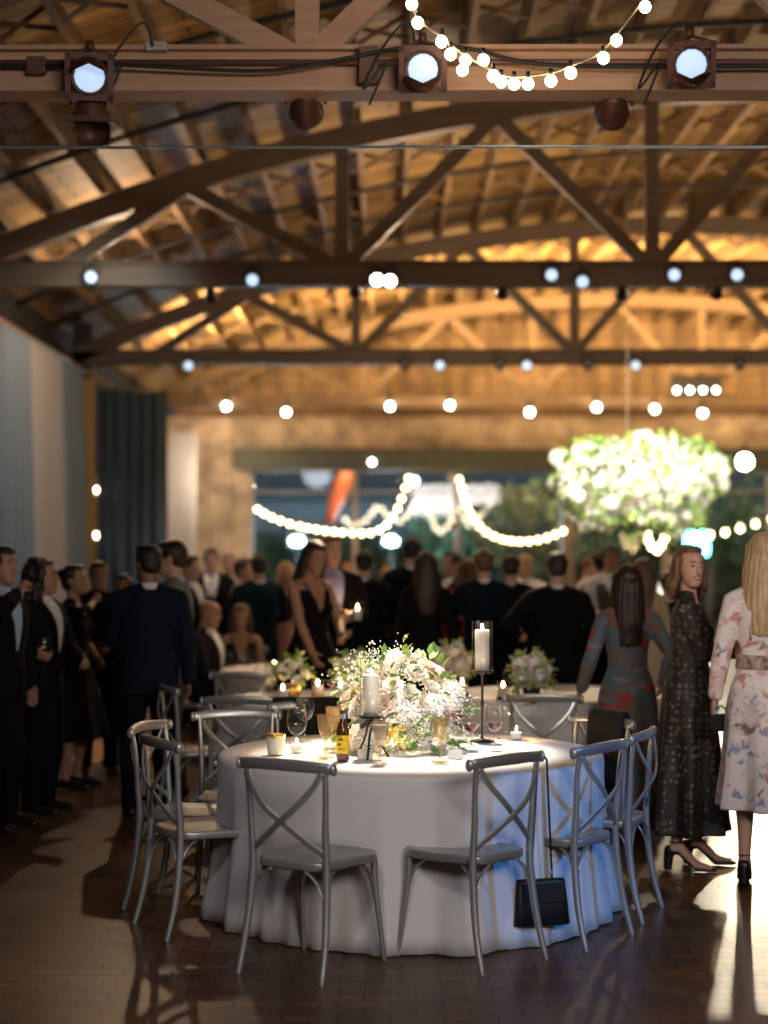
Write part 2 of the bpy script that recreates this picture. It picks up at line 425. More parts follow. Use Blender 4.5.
for k in range(28):
    Y = 13.7 + k * .31; MB().tube([(XL + .04 * math.cos(a), Y, 4.13 + .04 * math.sin(a)) for a in [2 * PI * q / 10 for q in range(10)]], .006, n=5, closed=True).build('ring', M_black, r)
sc_ = empty('wall_sconce', at(96, 520, 24.3)); tag(sc_, 'slim sconce with two glowing bulbs against the dark slate curtain', 'lamp')
MB().box((0, 0.05, 0.1), (.03, .03, 1.1)).build('back_plate', mat('brass', (.5, .35, .12), .35, .9), sc_, smooth=False)
for dz in (.43, -.22): MB().ell((0, 0, dz), (.022, .022, .04)).build('bulb', emis('sconce bulb', (1., .85, .6), 9), sc_)

# ---------------------------------------------------------------- lamps on the trusses
M_can = mat('brown lamp housing', (.115, .047, .032), .45, .2); M_candark = mat('dark lamp housing', (.02, .017, .015), .5, .3)
M_lens = emis('bluish lens', (.55, .72, 1.), .42); M_lens_b = emis('bright lens', (1., .97, .9), 9); M_lens_off = mat('dull lens', (.10, .12, .14), .15, .2)
M_lens_dim = emis('dim lens', (.6, .78, 1.), .55)
def par(name, p, aim, m, lens, label, s=1., cat='stage light', group=None, hood=False):
    if hood is not False or name == 'floodlight': p = V(p) + V((0, 0, .10))
    o = empty(name, p); tag(o, label, cat, group)
    d = (V(aim) - V(p)).normalized(); q = d.to_track_quat('Z', 'Y').to_matrix()
    c = V((0, 0, -.13 * s))
    MB().lathe([(.02 * s, -.11 * s), (.055 * s, -.09 * s), (.075 * s, -.02 * s), (.095 * s, .06 * s), (.10 * s, .10 * s), (.09 * s, .10 * s), (.085 * s, .06 * s)], 20, c, q, cap=True).build('housing', m, o)
    MB().ell(c + q @ V((0, 0, .075 * s)), (.082 * s, .082 * s, .018 * s), M=q).build('lens', lens, o)
    y = MB(); y.tube([c + V((-.11 * s, 0, 0)), c + V((-.11 * s, 0, .12 * s)), c + V((0, 0, .15 * s)), c + V((.11 * s, 0, .12 * s)), c + V((.11 * s, 0, 0))], .010 * s, n=6)
    y.tube([c + V((0, 0, .14 * s)), c + V((0, 0, .19 * s))], .022 * s, n=8); y.build('yoke', m, o)
    if hood:
        MB().box(c + q @ V((0, .105 * s, .085 * s)), (.25 * s, .035, .03), q).box(c + q @ V((0, -.105 * s, .085 * s)), (.25 * s, .035, .03), q).box(c + q @ V((.112 * s, 0, .085 * s)), (.03, .24 * s, .03), q).box(c + q @ V((-.112 * s, 0, .085 * s)), (.03, .24 * s, .03), q).build('filter_frame', m, o, smooth=False)
        for a in (PI / 2 if hood == 'top' else -PI / 2,):
            rr = []; bd = MB()
            for zz, rd in ((.09 * s, .100 * s), (.16 * s, .104 * s), (.21 * s, .096 * s)):
                rr.append([c + q @ V((rd * math.cos(a + t), rd * math.sin(a + t), zz)) for t in [(-1.25 + 2.5 * k / 12) for k in range(13)]] + [c + q @ V((rd * .94 * math.cos(a + t), rd * .94 * math.sin(a + t), zz)) for t in [(1.25 - 2.5 * k / 12) for k in range(13)]])
            bd.rings(rr); bd.build('barn_door', m, o)
    return o
zt = ZCH - .05
p = at(88, 68, 9.0); par('floodlight', p, (p.x * .3, 0, 2.0), M_can, M_lens, 'brown floodlight with lit bluish lens on front beam, leftmost', 1.0, 'floodlight', hood='top')
p = at(89, 96, 9.05); par('floodlight', p, (p.x, 9.6, 0), M_can, M_lens_off, 'brown floodlight aimed down, directly below the leftmost lit one', 1.0, 'floodlight', hood='top')
p = at(423, 60, 9.0); par('floodlight', p, (.1, 0, 1.6), M_can, M_lens, 'brown floodlight with lit bluish lens in the middle of the front beam', 1.0, 'floodlight', hood='bottom')
p = at(692, 55, 9.0); par('floodlight', p, (.9, 0, 1.2), M_can, M_lens, 'brown floodlight with lit lens on front beam, rightmost', 1.0, 'floodlight', hood='bottom')
p = at(305, 96, 9.35); par('floodlight', p, (p.x, 14, 3), M_can, M_lens_off, 'brown floodlight seen from behind under the front beam, left of centre', 1.0, 'floodlight')
p = at(614, 98, 9.35); par('floodlight', p, (p.x + .3, 14, 3), M_can, M_lens_off, 'brown floodlight seen from behind under the front beam, right of centre', 1.0, 'floodlight')
n2 = [(90, 272, 0), (252, 275, 1), (210, 290, 3), (377, 275, 2), (390, 276, 2), (503, 287, 3), (552, 270, 1), (583, 277, 0), (623, 287, 3), (675, 270, 1), (718, 287, 3), (738, 270, 1), (355, 285, 3)]
for i, (px, py, k) in enumerate(n2):
    back = k == 3; Y = 15.7 if not back else 16.0
    p = at(px, py, Y); p.z += .06
    lens = [M_lens_dim, M_lens_dim, M_lens_b, M_lens_off][k]
    tgt = (p.x * .6, 6, 1.0) if not back else (p.x, 22, 2)
    nm = ['first', 'third', 'second', 'fourth', 'fifth', 'seventh', 'eighth', 'ninth', 'tenth', 'eleventh', 'twelfth', 'thirteenth', 'sixth'][i]
    par('stage_light', p, tgt, M_candark, lens, 'small dark stage light on second beam, %s place from left' % nm, .68)
n3 = [188, 405, 440, 500, 527, 588, 636, 740]
for i, px in enumerate(n3):
    p = at(px, 362, 22.3); p.z += .06
    par('stage_light', p, (p.x * .6, 10, 1.0), M_candark, M_lens_dim if i % 2 == 0 else M_lens_off, 'small dark stage light under third beam, number %s from left' % ['one', 'two', 'three', 'four', 'five', 'six', 'seven', 'eight'][i], .72)
n4 = [(226, 406), (286, 412), (390, 406), (450, 405), (530, 412), (597, 407), (655, 409), (703, 413)]
for i, (px, py) in enumerate(n4):
    o = empty('hanging_bulb', at(px, py, 28.9)); o['group'] = 'round bulbs along the farthest beam'
    tag(o, 'bright round bulb under the farthest beam, %s from left' % ['first', 'second', 'third', 'fourth', 'fifth', 'sixth', 'seventh', 'eighth'][i], 'bulb')
    MB().ell((0, 0, 0), (.058, .058, .058)).build('bulb', emis('far bulb %d' % i, (1., .93, .76), 14), o)
    MB().tube([(0, 0, .07), (0, 0, .2)], .03, n=8).tube([(0, 0, .2), (0, 0, max(.25, 4.27 - o.location.z))], .008, n=6).build('socket', M_black, o)
o = empty('led_cluster', at(697, 390, 28.6)); tag(o, 'rectangular cluster of four white lamps above the flower chandelier', 'lamp')
MB().box((0, .08, .08), (.85, .1, .35)).build('housing', M_candark, o, smooth=False)
for dx in (-.33, -.11, .11, .33): MB().ell((dx, 0, 0), (.04, .03, .04)).build('lens', M_lens_b, o)
p = at(745, 457, 28.8); par('theatre_spotlight', p + V((0, 0, .13)), (1.9, 9.5, 0), M_candark, emis('dazzling lens', (1., .95, .85), 60), 'dazzling white spotlight aimed at the dance floor, right of the flowers', 1.5, 'spotlight')

# conduit, cables, boxes on the near beam
cb = MB().tube(cat_rom([at(-40, 116, 9.05), at(30, 117, 9.05), at(110, 116, 9.0), at(240, 122, 9.02), at(300, 118, 9.02), at(420, 96, 9.02), at(470, 100, 9.02), at(560, 117, 9.02), at(800, 118, 9.02)], 8), .011, n=6)
for v in cb.v: v.z += .29
c = cb.build('beam_cable', M_cable); tag(c, 'dark green cable running along the nearest beam', 'cable')
c = MB().tube([(-4, 9.08, 4.37), (6, 9.08, 4.37)], .016, n=8).build('conduit', mat('reddish conduit', (.20, .10, .08), .45, .3)); tag(c, 'thin reddish conduit pipe fixed along the nearest beam', 'conduit')
for px in (34, 368): MB().box(at(px, 62, 9.06), (.10, .05, .09 if px < 100 else .20)).build('coupling', mat('conduit coupling', (.16, .08, .06), .5, .3), c, smooth=False, bevel=.005)
for px, nm in ((155, 'leftmost'), (420, 'middle'), (695, 'rightmost')):
    bx = MB().box(at(px, 44, 9.1), (.115, .1, .05)).build('junction_box', mat('pale box', (.45, .42, .38), .6), smooth=False, bevel=.008); tag(bx, 'small pale junction box on top of nearest beam, %s' % nm, 'junction box')
    p0 = at(px, 42, 9.03)
    MB().tube(cat_rom([p0 + V((-.02, 0, 0)), p0 + V((-.07, -.02, .12)), p0 + V((-.2, -.02, -.02)), p0 + V((-.3, -.05, -.25)), p0 + V((-.18, -.03, -.1)), p0 + V((-.27, -.04, -.33))], 6), .007, n=6).build('lead', M_cable, bx)
c = MB().tube([(-4.3, 8.4, H0 + 410 / FPX * 8.4), (12, 8.4, H0 + 410 / FPX * 8.4)], .0075, n=6).build('tension_wire', mat('steel wire', (.45, .55, .62), .35, .5)); tag(c, 'taut pale steel wire spanning the hall below the nearest beam', 'wire')
# sprinkler pipes following the roof
M_pipe = mat('dark sprinkler pipe', (.02, .019, .022), .5, .4)
for Y, off, nm in ((12.2, -.02, 'nearest'), (14.2, .02, 'second'), (18.6, -.02, 'third'), (20.6, .02, 'fourth')):
    c = MB().tube([(xx, Y, arc_z(xx, off + .1)) for xx in [XC - HALF + .1 + k * .4 for k in range(39)]], .026, n=8).build('sprinkler_pipe', M_pipe); tag(c, 'dark sprinkler pipe following the roof curve, %s from the camera' % nm, 'pipe')

# ---------------------------------------------------------------- string lights
def bulbs(o, pts, step, r, m, drop=.03, cab=.004):
    MB().tube(pts, cab, n=5).build('cable', M_cable, o)
    me = MB().ell((0, 0, 0), (r, r, r * 1.1), 12, 8).mesh('bulb'); me.materials.append(m)
    acc = 0; prev = V(pts[0]); nb = 0
    for q in pts[1:]:
        q = V(q); d = (q - prev).length; acc += d
        if acc >= step and nb < 98:
            acc = 0; b = bpy.data.objects.new('bulb', me); COL.objects.link(b); b.parent = o; b.location = q - V((0, 0, drop)); nb += 1
            if drop > .04: MB().tube([q, q - V((0, 0, drop - r * .8))], .009, n=6).build('socket', M_black, o)
        prev = q
Yn = 8.5
pn = [at(x, y, Yn) for x, y in ((385, -60), (405, -8), (424, 20), (442, 33), (466, 52), (494, 68), (515, 74), (551, 70), (571, 63), (605, 46), (647, -6), (690, -60))]
o = empty('string_light'); tag(o, 'nearest string of round bulbs swooping across the front beam', 'string light')
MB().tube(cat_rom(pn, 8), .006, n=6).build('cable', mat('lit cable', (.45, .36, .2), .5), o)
for x, y in ((412, 0), (418, 19), (442, 38), (451, 51), (466, 57), (463, 67), (484, 57), (494, 73), (502, 79), (515, 81), (529, 81), (552, 78), (572, 70), (605, 55), (618, 37), (647, 3)):
    q = at(x, y, Yn); MB().ell(q, (.030, .030, .031), 14, 10).build('bulb', M_bulb, o)
    MB().tube([q + V((0, 0, .028)), q + V((0, 0, .062))], .011, n=8).build('socket', M_cable, o)
M_sb = emis('far string bulb', (1., .72, .36), 12); M_sb2 = emis('outer string bulb', (1., .82, .55), 1.3)
def swag(label, pts, Y, m, step=.16, r=.045):
    o = empty('string_light'); tag(o, label, 'string light')
    bulbs(o, cat_rom([at(x, y, Y) for x, y in pts], 14), step, r, m)
swag('glowing string light drooping from the brick wall up to the first peak', [(250, 503), (272, 516), (305, 526), (345, 531), (376, 530), (395, 512), (411, 470)], 32.4, M_sb, .15, .036)
swag('glowing string light plunging from the second peak to the grey post', [(457, 470), (468, 506), (480, 525), (497, 536), (520, 540), (545, 537), (566, 528)], 32.4, M_sb, .15, .036)
swag('short string light rising from the grey post behind flowers', [(580, 524), (592, 515), (606, 508)], 32.4, M_sb, .15, .036)
swag('string light hanging in a deep loop below the flower chandelier', [(646, 525), (649, 540), (656, 549), (663, 540), (668, 524)], 31.5, M_sb, .12, .045)
swag('string light rising at the far right below the spotlight', [(664, 531), (700, 534), (725, 531), (750, 524), (790, 512)], 32.4, M_sb, .27, .045)
swag('faint outdoor string light in zigzag behind the glass', [(340, 512), (352, 524), (366, 519), (378, 505), (386, 513), (400, 520), (412, 508), (422, 498), (431, 515), (438, 530), (448, 525), (458, 508), (470, 524), (482, 512), (494, 500)], 38, M_sb2, .16, .05)
# ---------------------------------------------------------------- outside
g = MB().box((5, 50, -.12), (60, 33.4, .1)).build('ground_outside', mat('night paving', (.06, .06, .06), .6), smooth=False); tag(g, kind='structure')
bl = empty('neighbour_building', (-4, 46, 0)); tag(bl, 'pale low building lit blue by floodlights beyond the glass', 'building')
MB().box((-1, 2, 1.6), (13, 4, 3.2)).build('wall', mat('blue grey render', (.15, .18, .20), .8, var=.2), bl, smooth=False)
MB().box((-1, 1.8, 3.3), (13.6, 5, .25)).build('roof', mat('flat roof edge', (.05, .055, .06), .7), bl, smooth=False)
for k in range(4): MB().box((-5 + k * 2.9, -.02, 1.7), (1.5, .06, 1.2)).build('shutter', mat('grey shutter', (.10, .12, .14), .6), bl, smooth=False)
M_out = [mat('night foliage', (.035, .06, .022), .7, var=.4), mat('olive foliage', (.09, .10, .035), .7, var=.4)]
def leaf_tree(x, y, h, r, m, label):
    o = empty('garden_tree', (x, y, 0)); tag(o, label, 'tree', 'garden trees beyond the glass')
    MB().tube([(0, 0, 0), (.08, 0, h * .4), (0, .05, h * .75)], [.14, .1, .05], n=8).build('trunk', mat('bark', (.09, .06, .04), .8), o)
    mb = MB(); R = random.Random(int(x * 10 + y))
    for _ in range(650):
        a = R.uniform(0, 2 * PI); b = R.uniform(-1, 1); q = R.uniform(.45, 1) * r; s = math.sqrt(1 - b * b)
        c = V((q * s * math.cos(a), q * s * math.sin(a), h * .68 + b * q * .95)); E = Euler((R.uniform(0, 3), R.uniform(0, 3), R.uniform(0, 3))).to_matrix(); L_ = R.uniform(.09, .18)
        mb.add([c + E @ V(p) * L_ for p in ((-1, 0, 0), (0, -.45, .1), (1, 0, 0), (0, .45, .1))], [(0, 1, 2, 3)])
    mb.build('foliage', m, o)
for x, y, h, r, k, lb in ((3.0, 37, 3.3, 1.25, 1, 'olive green tree beyond the glass left of the grey post'), (4.6, 39, 4.2, 1.6, 0, 'dark tree beyond the glass behind the flower chandelier'), (7.6, 40.6, 3.8, 1.4, 0, 'dark tree beyond the glass at the right edge'),
                   (6.0, 43.3, 4.8, 1.7, 1, 'tall olive tree farther off beyond the right panes'), (1.7, 41, 3.6, 1.3, 0, 'small dark tree beyond the glass near the second light peak'), (10.4, 42.2, 4.5, 1.7, 1, 'broad olive tree far off at the right edge')):
    leaf_tree(x, y, h, r, M_out[k], lb)
hd = MB(); R = random.Random(3)
for _ in range(5200):
    c = V((R.uniform(-6, 13), 44.3 + R.uniform(-.6, .6), R.uniform(0, 2.3))); E = Euler((R.uniform(0, 3), R.uniform(0, 3), R.uniform(0, 3))).to_matrix(); L_ = R.uniform(.08, .16)
    hd.add([c + E @ V(p) * L_ for p in ((-1, 0, 0), (0, -.45, .1), (1, 0, 0), (0, .45, .1))], [(0, 1, 2, 3)])
h_ = empty('hedge'); tag(h_, 'long clipped hedge beyond the glass wall', 'hedge')
hd.build('leaves', M_out[0], h_); MB().box((3.5, 44.5, 1.0), (19, .7, 2.0)).build('core', mat('hedge core', (.015, .025, .01), .9), h_, smooth=False)
for px, nm in ((297, 'left'), (391, 'right')):
    o = empty('garden_floodlight', at(px, 541, 40)); tag(o, 'bluish white garden floodlight glaring through the glass, %s one' % nm, 'floodlight')
    MB().ell((0, -.06, 0), (.15, .05, .10)).build('lens', emis('flood lens', (.45, .85, 1.), 25), o)
    MB().box((0, .05, 0), (.40, .16, .28)).build('housing', M_candark, o, smooth=False); MB().tube([(0, .05, -.2), (0, .05, -o.location.z)], .03).build('pole', M_candark, o)
    point('flood', o.location + V((0, -1.0, .1)), 330, (.5, .8, 1.), .08)
o = empty('header_lamp', at(372, 462, 32.78)); tag(o, 'tiny white lamp fixed on the grey green header beam', 'lamp')
MB().ell((0, 0, 0), (.05, .04, .05)).build('lens', M_lens_b, o); MB().box((0, .05, 0), (.12, .06, .12)).build('housing', M_candark, o, smooth=False)
o = empty('patio_lamp', at(415, 481, 36)); tag(o, 'small cool white lamp beside the first light peak', 'lamp')
MB().ell((0, 0, 0), (.05, .05, .08)).build('bulb', emis('cool lamp', (.8, .95, 1.), 7), o); MB().tube([(0, 0, .1), (0, 0, .9)], .012).build('cord', M_black, o)
for px, nm in ((690, 'left'), (703, 'right')):
    o = empty('turquoise_lantern', at(px, 543, 38)); tag(o, 'turquoise glowing lantern below the spotlight, %s one of the pair' % nm, 'lantern')
    MB().tube([(0, 0, -.17), (0, 0, .17)], [.13, .10], n=14, round_=True).build('shade', emis('turquoise glow', (.12, .85, .9), 9), o); MB().tube([(0, 0, -.2), (0, 0, -o.location.z)], .02).build('pole', M_black, o)
o = MB(); rr = []
for x, y in ((352, 470), (344, 480), (338, 497), (333, 512), (329, 524)):
    p = at(x, y, 36.5); w_ = .2 if y < 500 else .12; rr.append([p + V((-w_, 0, 0)), p + V((-w_ * .4, .08, 0)), p + V((w_, .05, .03)), p + V((w_ * .4, -.03, .03))])
o.rings(rr); q = o.build('orange_banner', mat('orange cloth', (.75, .16, .05), .6, emit=None)); tag(q, 'narrow orange cloth hanging outside near first window', 'banner')
point('banner_lamp', at(338, 500, 35.6), 14, (1., .7, .5), .1)
world = bpy.data.worlds.new('world'); sc.world = world; world.use_nodes = True
bg = world.node_tree.nodes['Background']; bg.inputs[0].default_value = (.05, .075, .09, 1); bg.inputs[1].default_value = .35
for x, y, e in ((2.5, 35.2, 160), (5.5, 35.5, 240), (8.5, 35.5, 240), (-1, 36, 60), (7.5, 41.5, 220)): point('garden_fill', (x, y, 4.3), e, (1., .88, .62), .3)  # unseen fill lights above the header, added to brighten the garden
# ================================================================ CHAIRS
def band(pts, w, th, nrm=(0, 1, 0)):
    """flat strip along pts, w wide, th thick (thin along nrm)"""
    P = [V(p) for p in pts]; rr = []; n = V(nrm)
    for i, p in enumerate(P):
        t = (P[min(i + 1, len(P) - 1)] - P[max(i - 1, 0)]).normalized(); nn = (n - t * n.dot(t)).normalized(); s = t.cross(nn)
        a = []
        for k in range(12):
            q = 2 * PI * k / 12; cx, cy = math.cos(q), math.sin(q)
            a.append(p + s * (w / 2 * math.copysign(abs(cx) ** .5, cx)) + nn * (th / 2 * math.copysign(abs(cy) ** .7, cy)))
        rr.append(a)
    return rr
def make_chair(m):
    t = empty('crossback_chair')
    # seat: rounded trapezoid, slightly dished
    out = []
    for k in range(40):
        a = 2 * PI * k / 40; cx, sy = math.cos(a), math.sin(a)
        x = math.copysign(abs(cx) ** .42, cx); y = math.copysign(abs(sy) ** .42, sy)
        out.append(V((x * (.215 if y > 0 else .195) * (1 - .05 * max(-y, 0)), y * .205 + .01 - .012 * (1 - x * x) * (1 if y < 0 else -1), 0)))
    rr = []
    for z, k in ((.435, .93), (.432, .985), (.442, 1.0), (.460, 1.0), (.468, .985), (.468, .93), (.461, .86), (.458, .5), (.457, .05)):
        rr.append([V((p.x * k, p.y * k, z)) for p in out])
    MB().rings(rr).build('seat', m, t)
    # rear legs run up into the back posts
    for s in (-1, 1):
        P = cat_rom([(s * .205, -.262, 0), (s * .198, -.225, .14), (s * .188, -.200, .30), (s * .182, -.190, .46), (s * .183, -.200, .60), (s * .189, -.208, .74), (s * .196, -.225, .865)], 5)
        n = len(P); R = [.0125 + .0045 * math.sin(PI * min(1, i / n * 1.3)) for i in range(n)]
        MB().tube(P, R, n=10, up=(0, 1, 0), round_=True).build('leg', m, t)
        P = cat_rom([(s * .205, .225, 0), (s * .198, .200, .15), (s * .188, .178, .32), (s * .185, .172, .437)], 5)
        n = len(P); R = [.0105 + .006 * i / n for i in range(n)]
        MB().tube(P, R, n=10, up=(0, 1, 0), round_=True).build('leg', m, t)
    # top rail, wide curved slat with rounded curled ends
    pts = [(-.235 + .47 * k / 16, -.225 - .045 * (1 - (2 * k / 16 - 1) ** 2) + .012, .855 + .012 * (1 - (2 * k / 16 - 1) ** 2)) for k in range(17)]
    P = [V(p) for p in pts]; rr = []
    for i, p in enumerate(P):
        u = abs(2 * i / 16 - 1); hw = .027 - .003 * u; th = .013
        if i in (0, 16): hw *= .8; th *= .7
        tt = (P[min(i + 1, 16)] - P[max(i - 1, 0)]).normalized(); up = V((0, -.25, 1)).normalized(); nn = tt.cross(up)
        rr.append([p + up * (hw * math.copysign(abs(math.cos(2 * PI * k / 14)) ** .6, math.cos(2 * PI * k / 14))) + nn * (th * math.sin(2 * PI * k / 14)) for k in range(14)])
    b = MB().rings(rr)
    for s in (-1, 1): b.ell((s * .232, -.215, .855), (.014, .020, .027))
    b.build('top_rail', m, t)
    # two crossing bands of the back
    for s, off in ((-1, 0), (1, .007)):
        P = cat_rom([(s * .185, -.230, .845), (s * .150, -.248, .775), (s * .07, -.268, .69), (0, -.252 - off, .635), (-s * .09, -.228, .565), (-s * .165, -.200, .510), (-s * .182, -.192, .485)], 5)
        MB().rings(band(P, .027, .009)).build('cross_brace', m, t)
    # curved brackets from each leg up to the seat
    for sx in (-1, 1):
        for sy in (-1, 1):
            ly = .182 if sy > 0 else -.198; b = MB()
            P = cat_rom([(sx * .186, ly + .0 * sy, .27), (sx * .178, ly - sy * .015, .34), (sx * .170, ly - sy * .045, .395), (sx * .160, ly - sy * .10, .435)], 4)
            b.rings(band(P, .020, .008, nrm=(0, sy, .3)))
            P = cat_rom([(sx * .184, ly, .27), (sx * .168, ly, .34), (sx * .135, ly, .395), (sx * .08, ly, .432)], 4)
            b.rings(band(P, .020, .008, nrm=(sx, 0, .3)))
            b.build('bracket', m, t)
    return t
chair0 = make_chair(M_chair); used = [0]
def chair(cx, cy, fx, fy, label, group=None, s=1.):
    rz = math.atan2(-fx, fy)
    if not used[0]:
        used[0] = 1; c = chair0; c.location = (cx, cy, 0); c.rotation_euler = (0, 0, rz); c['label'] = label
        if group: c['group'] = group
    else: c = dup(chair0, (cx, cy, 0), rz, label, group)
    c['category'] = 'chair'; return c
KIDS.clear()
TX, TYc, TR = .10, 8.30, .93
T2 = (-.35, 11.40, .76); T3 = (1.20, 11.85, .76); T4 = (-.68, 14.35, .74)
chair(-.315, 7.17, .21, .35, 'grey metal cross back chair at the table front, nearest the camera on the left half')
chair(.335, 7.33, -.295, .29, 'grey metal cross back chair with a black handbag hanging beside it, front of the table')
chair(-.865, 7.93, .875, .485, 'grey metal cross back chair at the left side of the table, its whole seat showing')
chair(-.985, 8.42, .96, -.28, 'grey metal cross back chair mostly hidden behind the left side chair')
chair(-.80, 8.93, .12, -.99, 'grey metal chair turned toward the camera at the left rear of the white table')
chair(-.44, 9.47, .05, -1, 'chair draped with a black garment behind the beer bottle and candle')
chair(.92, 8.70, -.80, -.60, 'pale lit chair with a black jacket over its back, right rear of the table')
chair(.765, 7.75, -.80, .60, 'blue lit cross back chair at the right, nearer of the two blue ones')
chair(1.01, 8.27, -.93, .37, 'blue lit cross back chair at the right, farther of the two blue ones')
chair(-.86, 10.28, .12, 1, 'dark grey cross back chair between the front table and the second table, left')
chair(.93, 10.45, .05, 1, 'dark grey cross back chair in front of the rear right table')
chair(-1.22, 11.02, .93, .35, 'grey chair seen side-on at the left end of the second table')
chair(-1.02, 12.35, .15, 1, 'pale chair in front of the table where the bald man sits')
chair(-.10, 10.22, .55, .85, 'dark chair behind the left pillar candle, only its top rail showing')
chair(1.95, 11.6, -1, .1, 'pale chair at the right end of the rear right table behind the patterned dress')

chair(-1.72, 14.52, .94, -.1, 'chair under the seated bald man')
chair(-1.35, 15.5, .1, -1, 'chair under the seated woman with brown wavy hair')
def drape(name, label, cat, pts_top, drop, m, th=.012, seed=1):
    """garment folded over a chair back: strip over the rail hanging front and back"""
    R = random.Random(seed); a, b = V(pts_top[0]), V(pts_top[1]); d = b - a; nn = d.cross(V((0, 0, 1))).normalized()
    N_ = 14; prof = [(-.03, -drop[0]), (-.034, -drop[0] * .66), (-.034, -drop[0] * .33), (-.032, -.02), (-.022, .022), (0, .034), (.022, .022), (.032, -.02), (.036, -drop[1] * .33), (.04, -drop[1] * .66), (.045, -drop[1])]
    mb = MB(); rr = []
    for i in range(N_ + 1):
        u = i / N_; base = a + d * u; sag = .03 * math.sin(PI * u)
        ring = []
        for k in (1, -1):
            seq = prof if k == 1 else prof[::-1]
            for (o, z) in seq:
                w = .012 * math.sin(u * 19 + z * 8) * min(1, abs(z) * 6); wd = 1 + (.0 if abs(z) < .05 else .05)
                oo = o + math.copysign(w, o) + (th / 2 * k if o < 0 else -th / 2 * k) * -1
                ring.append(base + nn * (oo - 0) + V((0, 0, z + (th / 2 * k if abs(o) < .03 else 0))) + d * ((u - .5) * wd * .0))
        rr.append(ring)
    mb.rings(rr); return tag(mb.build(name, m), label, cat)
drape('black_jacket', 'black jacket draped over the back of the pale lit chair', 'jacket', ((1.205, 8.72, .878), (1.06, 8.91, .878)), (.40, .36), M_blackcloth, seed=2)
drape('black_shawl', 'black garment draped over the chair behind the beer bottle', 'garment', ((-.67, 9.74, .87), (-.22, 9.74, .87)), (.42, .38), M_blackcloth, seed=3)

# handbag hanging on a strap from the front right chair
hb = empty('handbag', (.66, 7.50, .20)); hb.rotation_euler = (0, 0, .25); tag(hb, 'small black handbag hanging by a long strap beside the front chair', 'handbag')
rr = []
for z, w, dd in ((-.10, .125, .035), (-.095, .132, .042), (0, .122, .034), (.09, .112, .02), (.10, .108, .012)):
    rr.append([(w * math.copysign(abs(math.cos(q)) ** .35, math.cos(q)), dd * math.copysign(abs(math.sin(q)) ** .6, math.sin(q)), z) for q in [2 * PI * k / 28 for k in range(28)]])
MB().rings(rr).build('bag_body', mat('black leather', (.012, .012, .013), .35, bump=.1, bscale=200), hb)
MB().box((0, -.038, .045), (.20, .006, .09)).build('flap', mat('black leather flap', (.016, .016, .017), .35), hb, smooth=False, bevel=.004)
MB().tube([(.05, -.01, .10), (.03, .0, .62), (0.01, .02, .66), (0.0, .03, .62), (-.04, .01, .10)], .005, n=6).build('strap', M_black, hb)
MB().ell((.047, -.01, .125), (.007, .007, .016)).ell((-.04, -.01, .125), (.007, .007, .016)).ell((0.034, 0, .50), (.006, .006, .012)).build('buckle', mat('chrome', (.8, .8, .8), .15, 1), hb)

# ================================================================ TABLES
def cloth_table(cx, cy, r, label, m=M_cloth, flare=.06, nf=19, seed=1, group=None, z=.765, spread=None):
    R = random.Random(seed); n = 192; mb = MB(); rr = []
    ph = [R.uniform(0, 6) for _ in range(5)]
    levels = [(z, .02), (z, .5), (z, .9), (z - .001, .985), (z - .008, 1.0), (z - .03, 1.006)] + [(z - .03 - (z - .035) * (k / 9), None) for k in range(1, 10)]
    for zz, k in levels:
        ring = []
        for i in range(n):
            a = 2 * PI * i / n
            if k is not None: rad = r * k
            else:
                t = (z - .03 - zz) / (z - .035)
                wob = .5 + .5 * math.sin(nf * a + ph[0] + 1.3 * math.sin(3 * a + ph[1])); wob2 = math.sin((nf * 2 + 3) * a + ph[2])
                rad = r * 1.006 + t ** 1.25 * (flare * wob ** 1.6 * (.6 + .5 * math.sin(4 * a + ph[3])) + .008 * wob2 + .02) - .012 * math.sin(PI * t)
                if spread:
                    for sa, sw, sv in spread:
                        dlt = abs((a - sa + PI) % (2 * PI) - PI); rad += sv * t * math.exp(-(dlt / sw) ** 2)
            ring.append((rad * math.cos(a), rad * math.sin(a), max(zz, .006)))
        rr.append(ring)
    mb.rings(rr, cap=True)
    o = mb.build('tablecloth', m); o.location = (cx, cy, 0); return tag(o, label, 'tablecloth', group)
cloth_table(TX, TYc, TR, 'long white tablecloth draping the round front table to the floor', seed=4, flare=.065)
cloth_table(*T2, 'white tablecloth on the second round table behind the front one, left of centre', seed=5, spread=[(PI * 1.12, .35, .22)])
cloth_table(*T3, 'white tablecloth on the rear right table, partly behind the patterned dress', seed=6)
cloth_table(*T4, 'white tablecloth on the table where the bald man and the woman sit', seed=7)

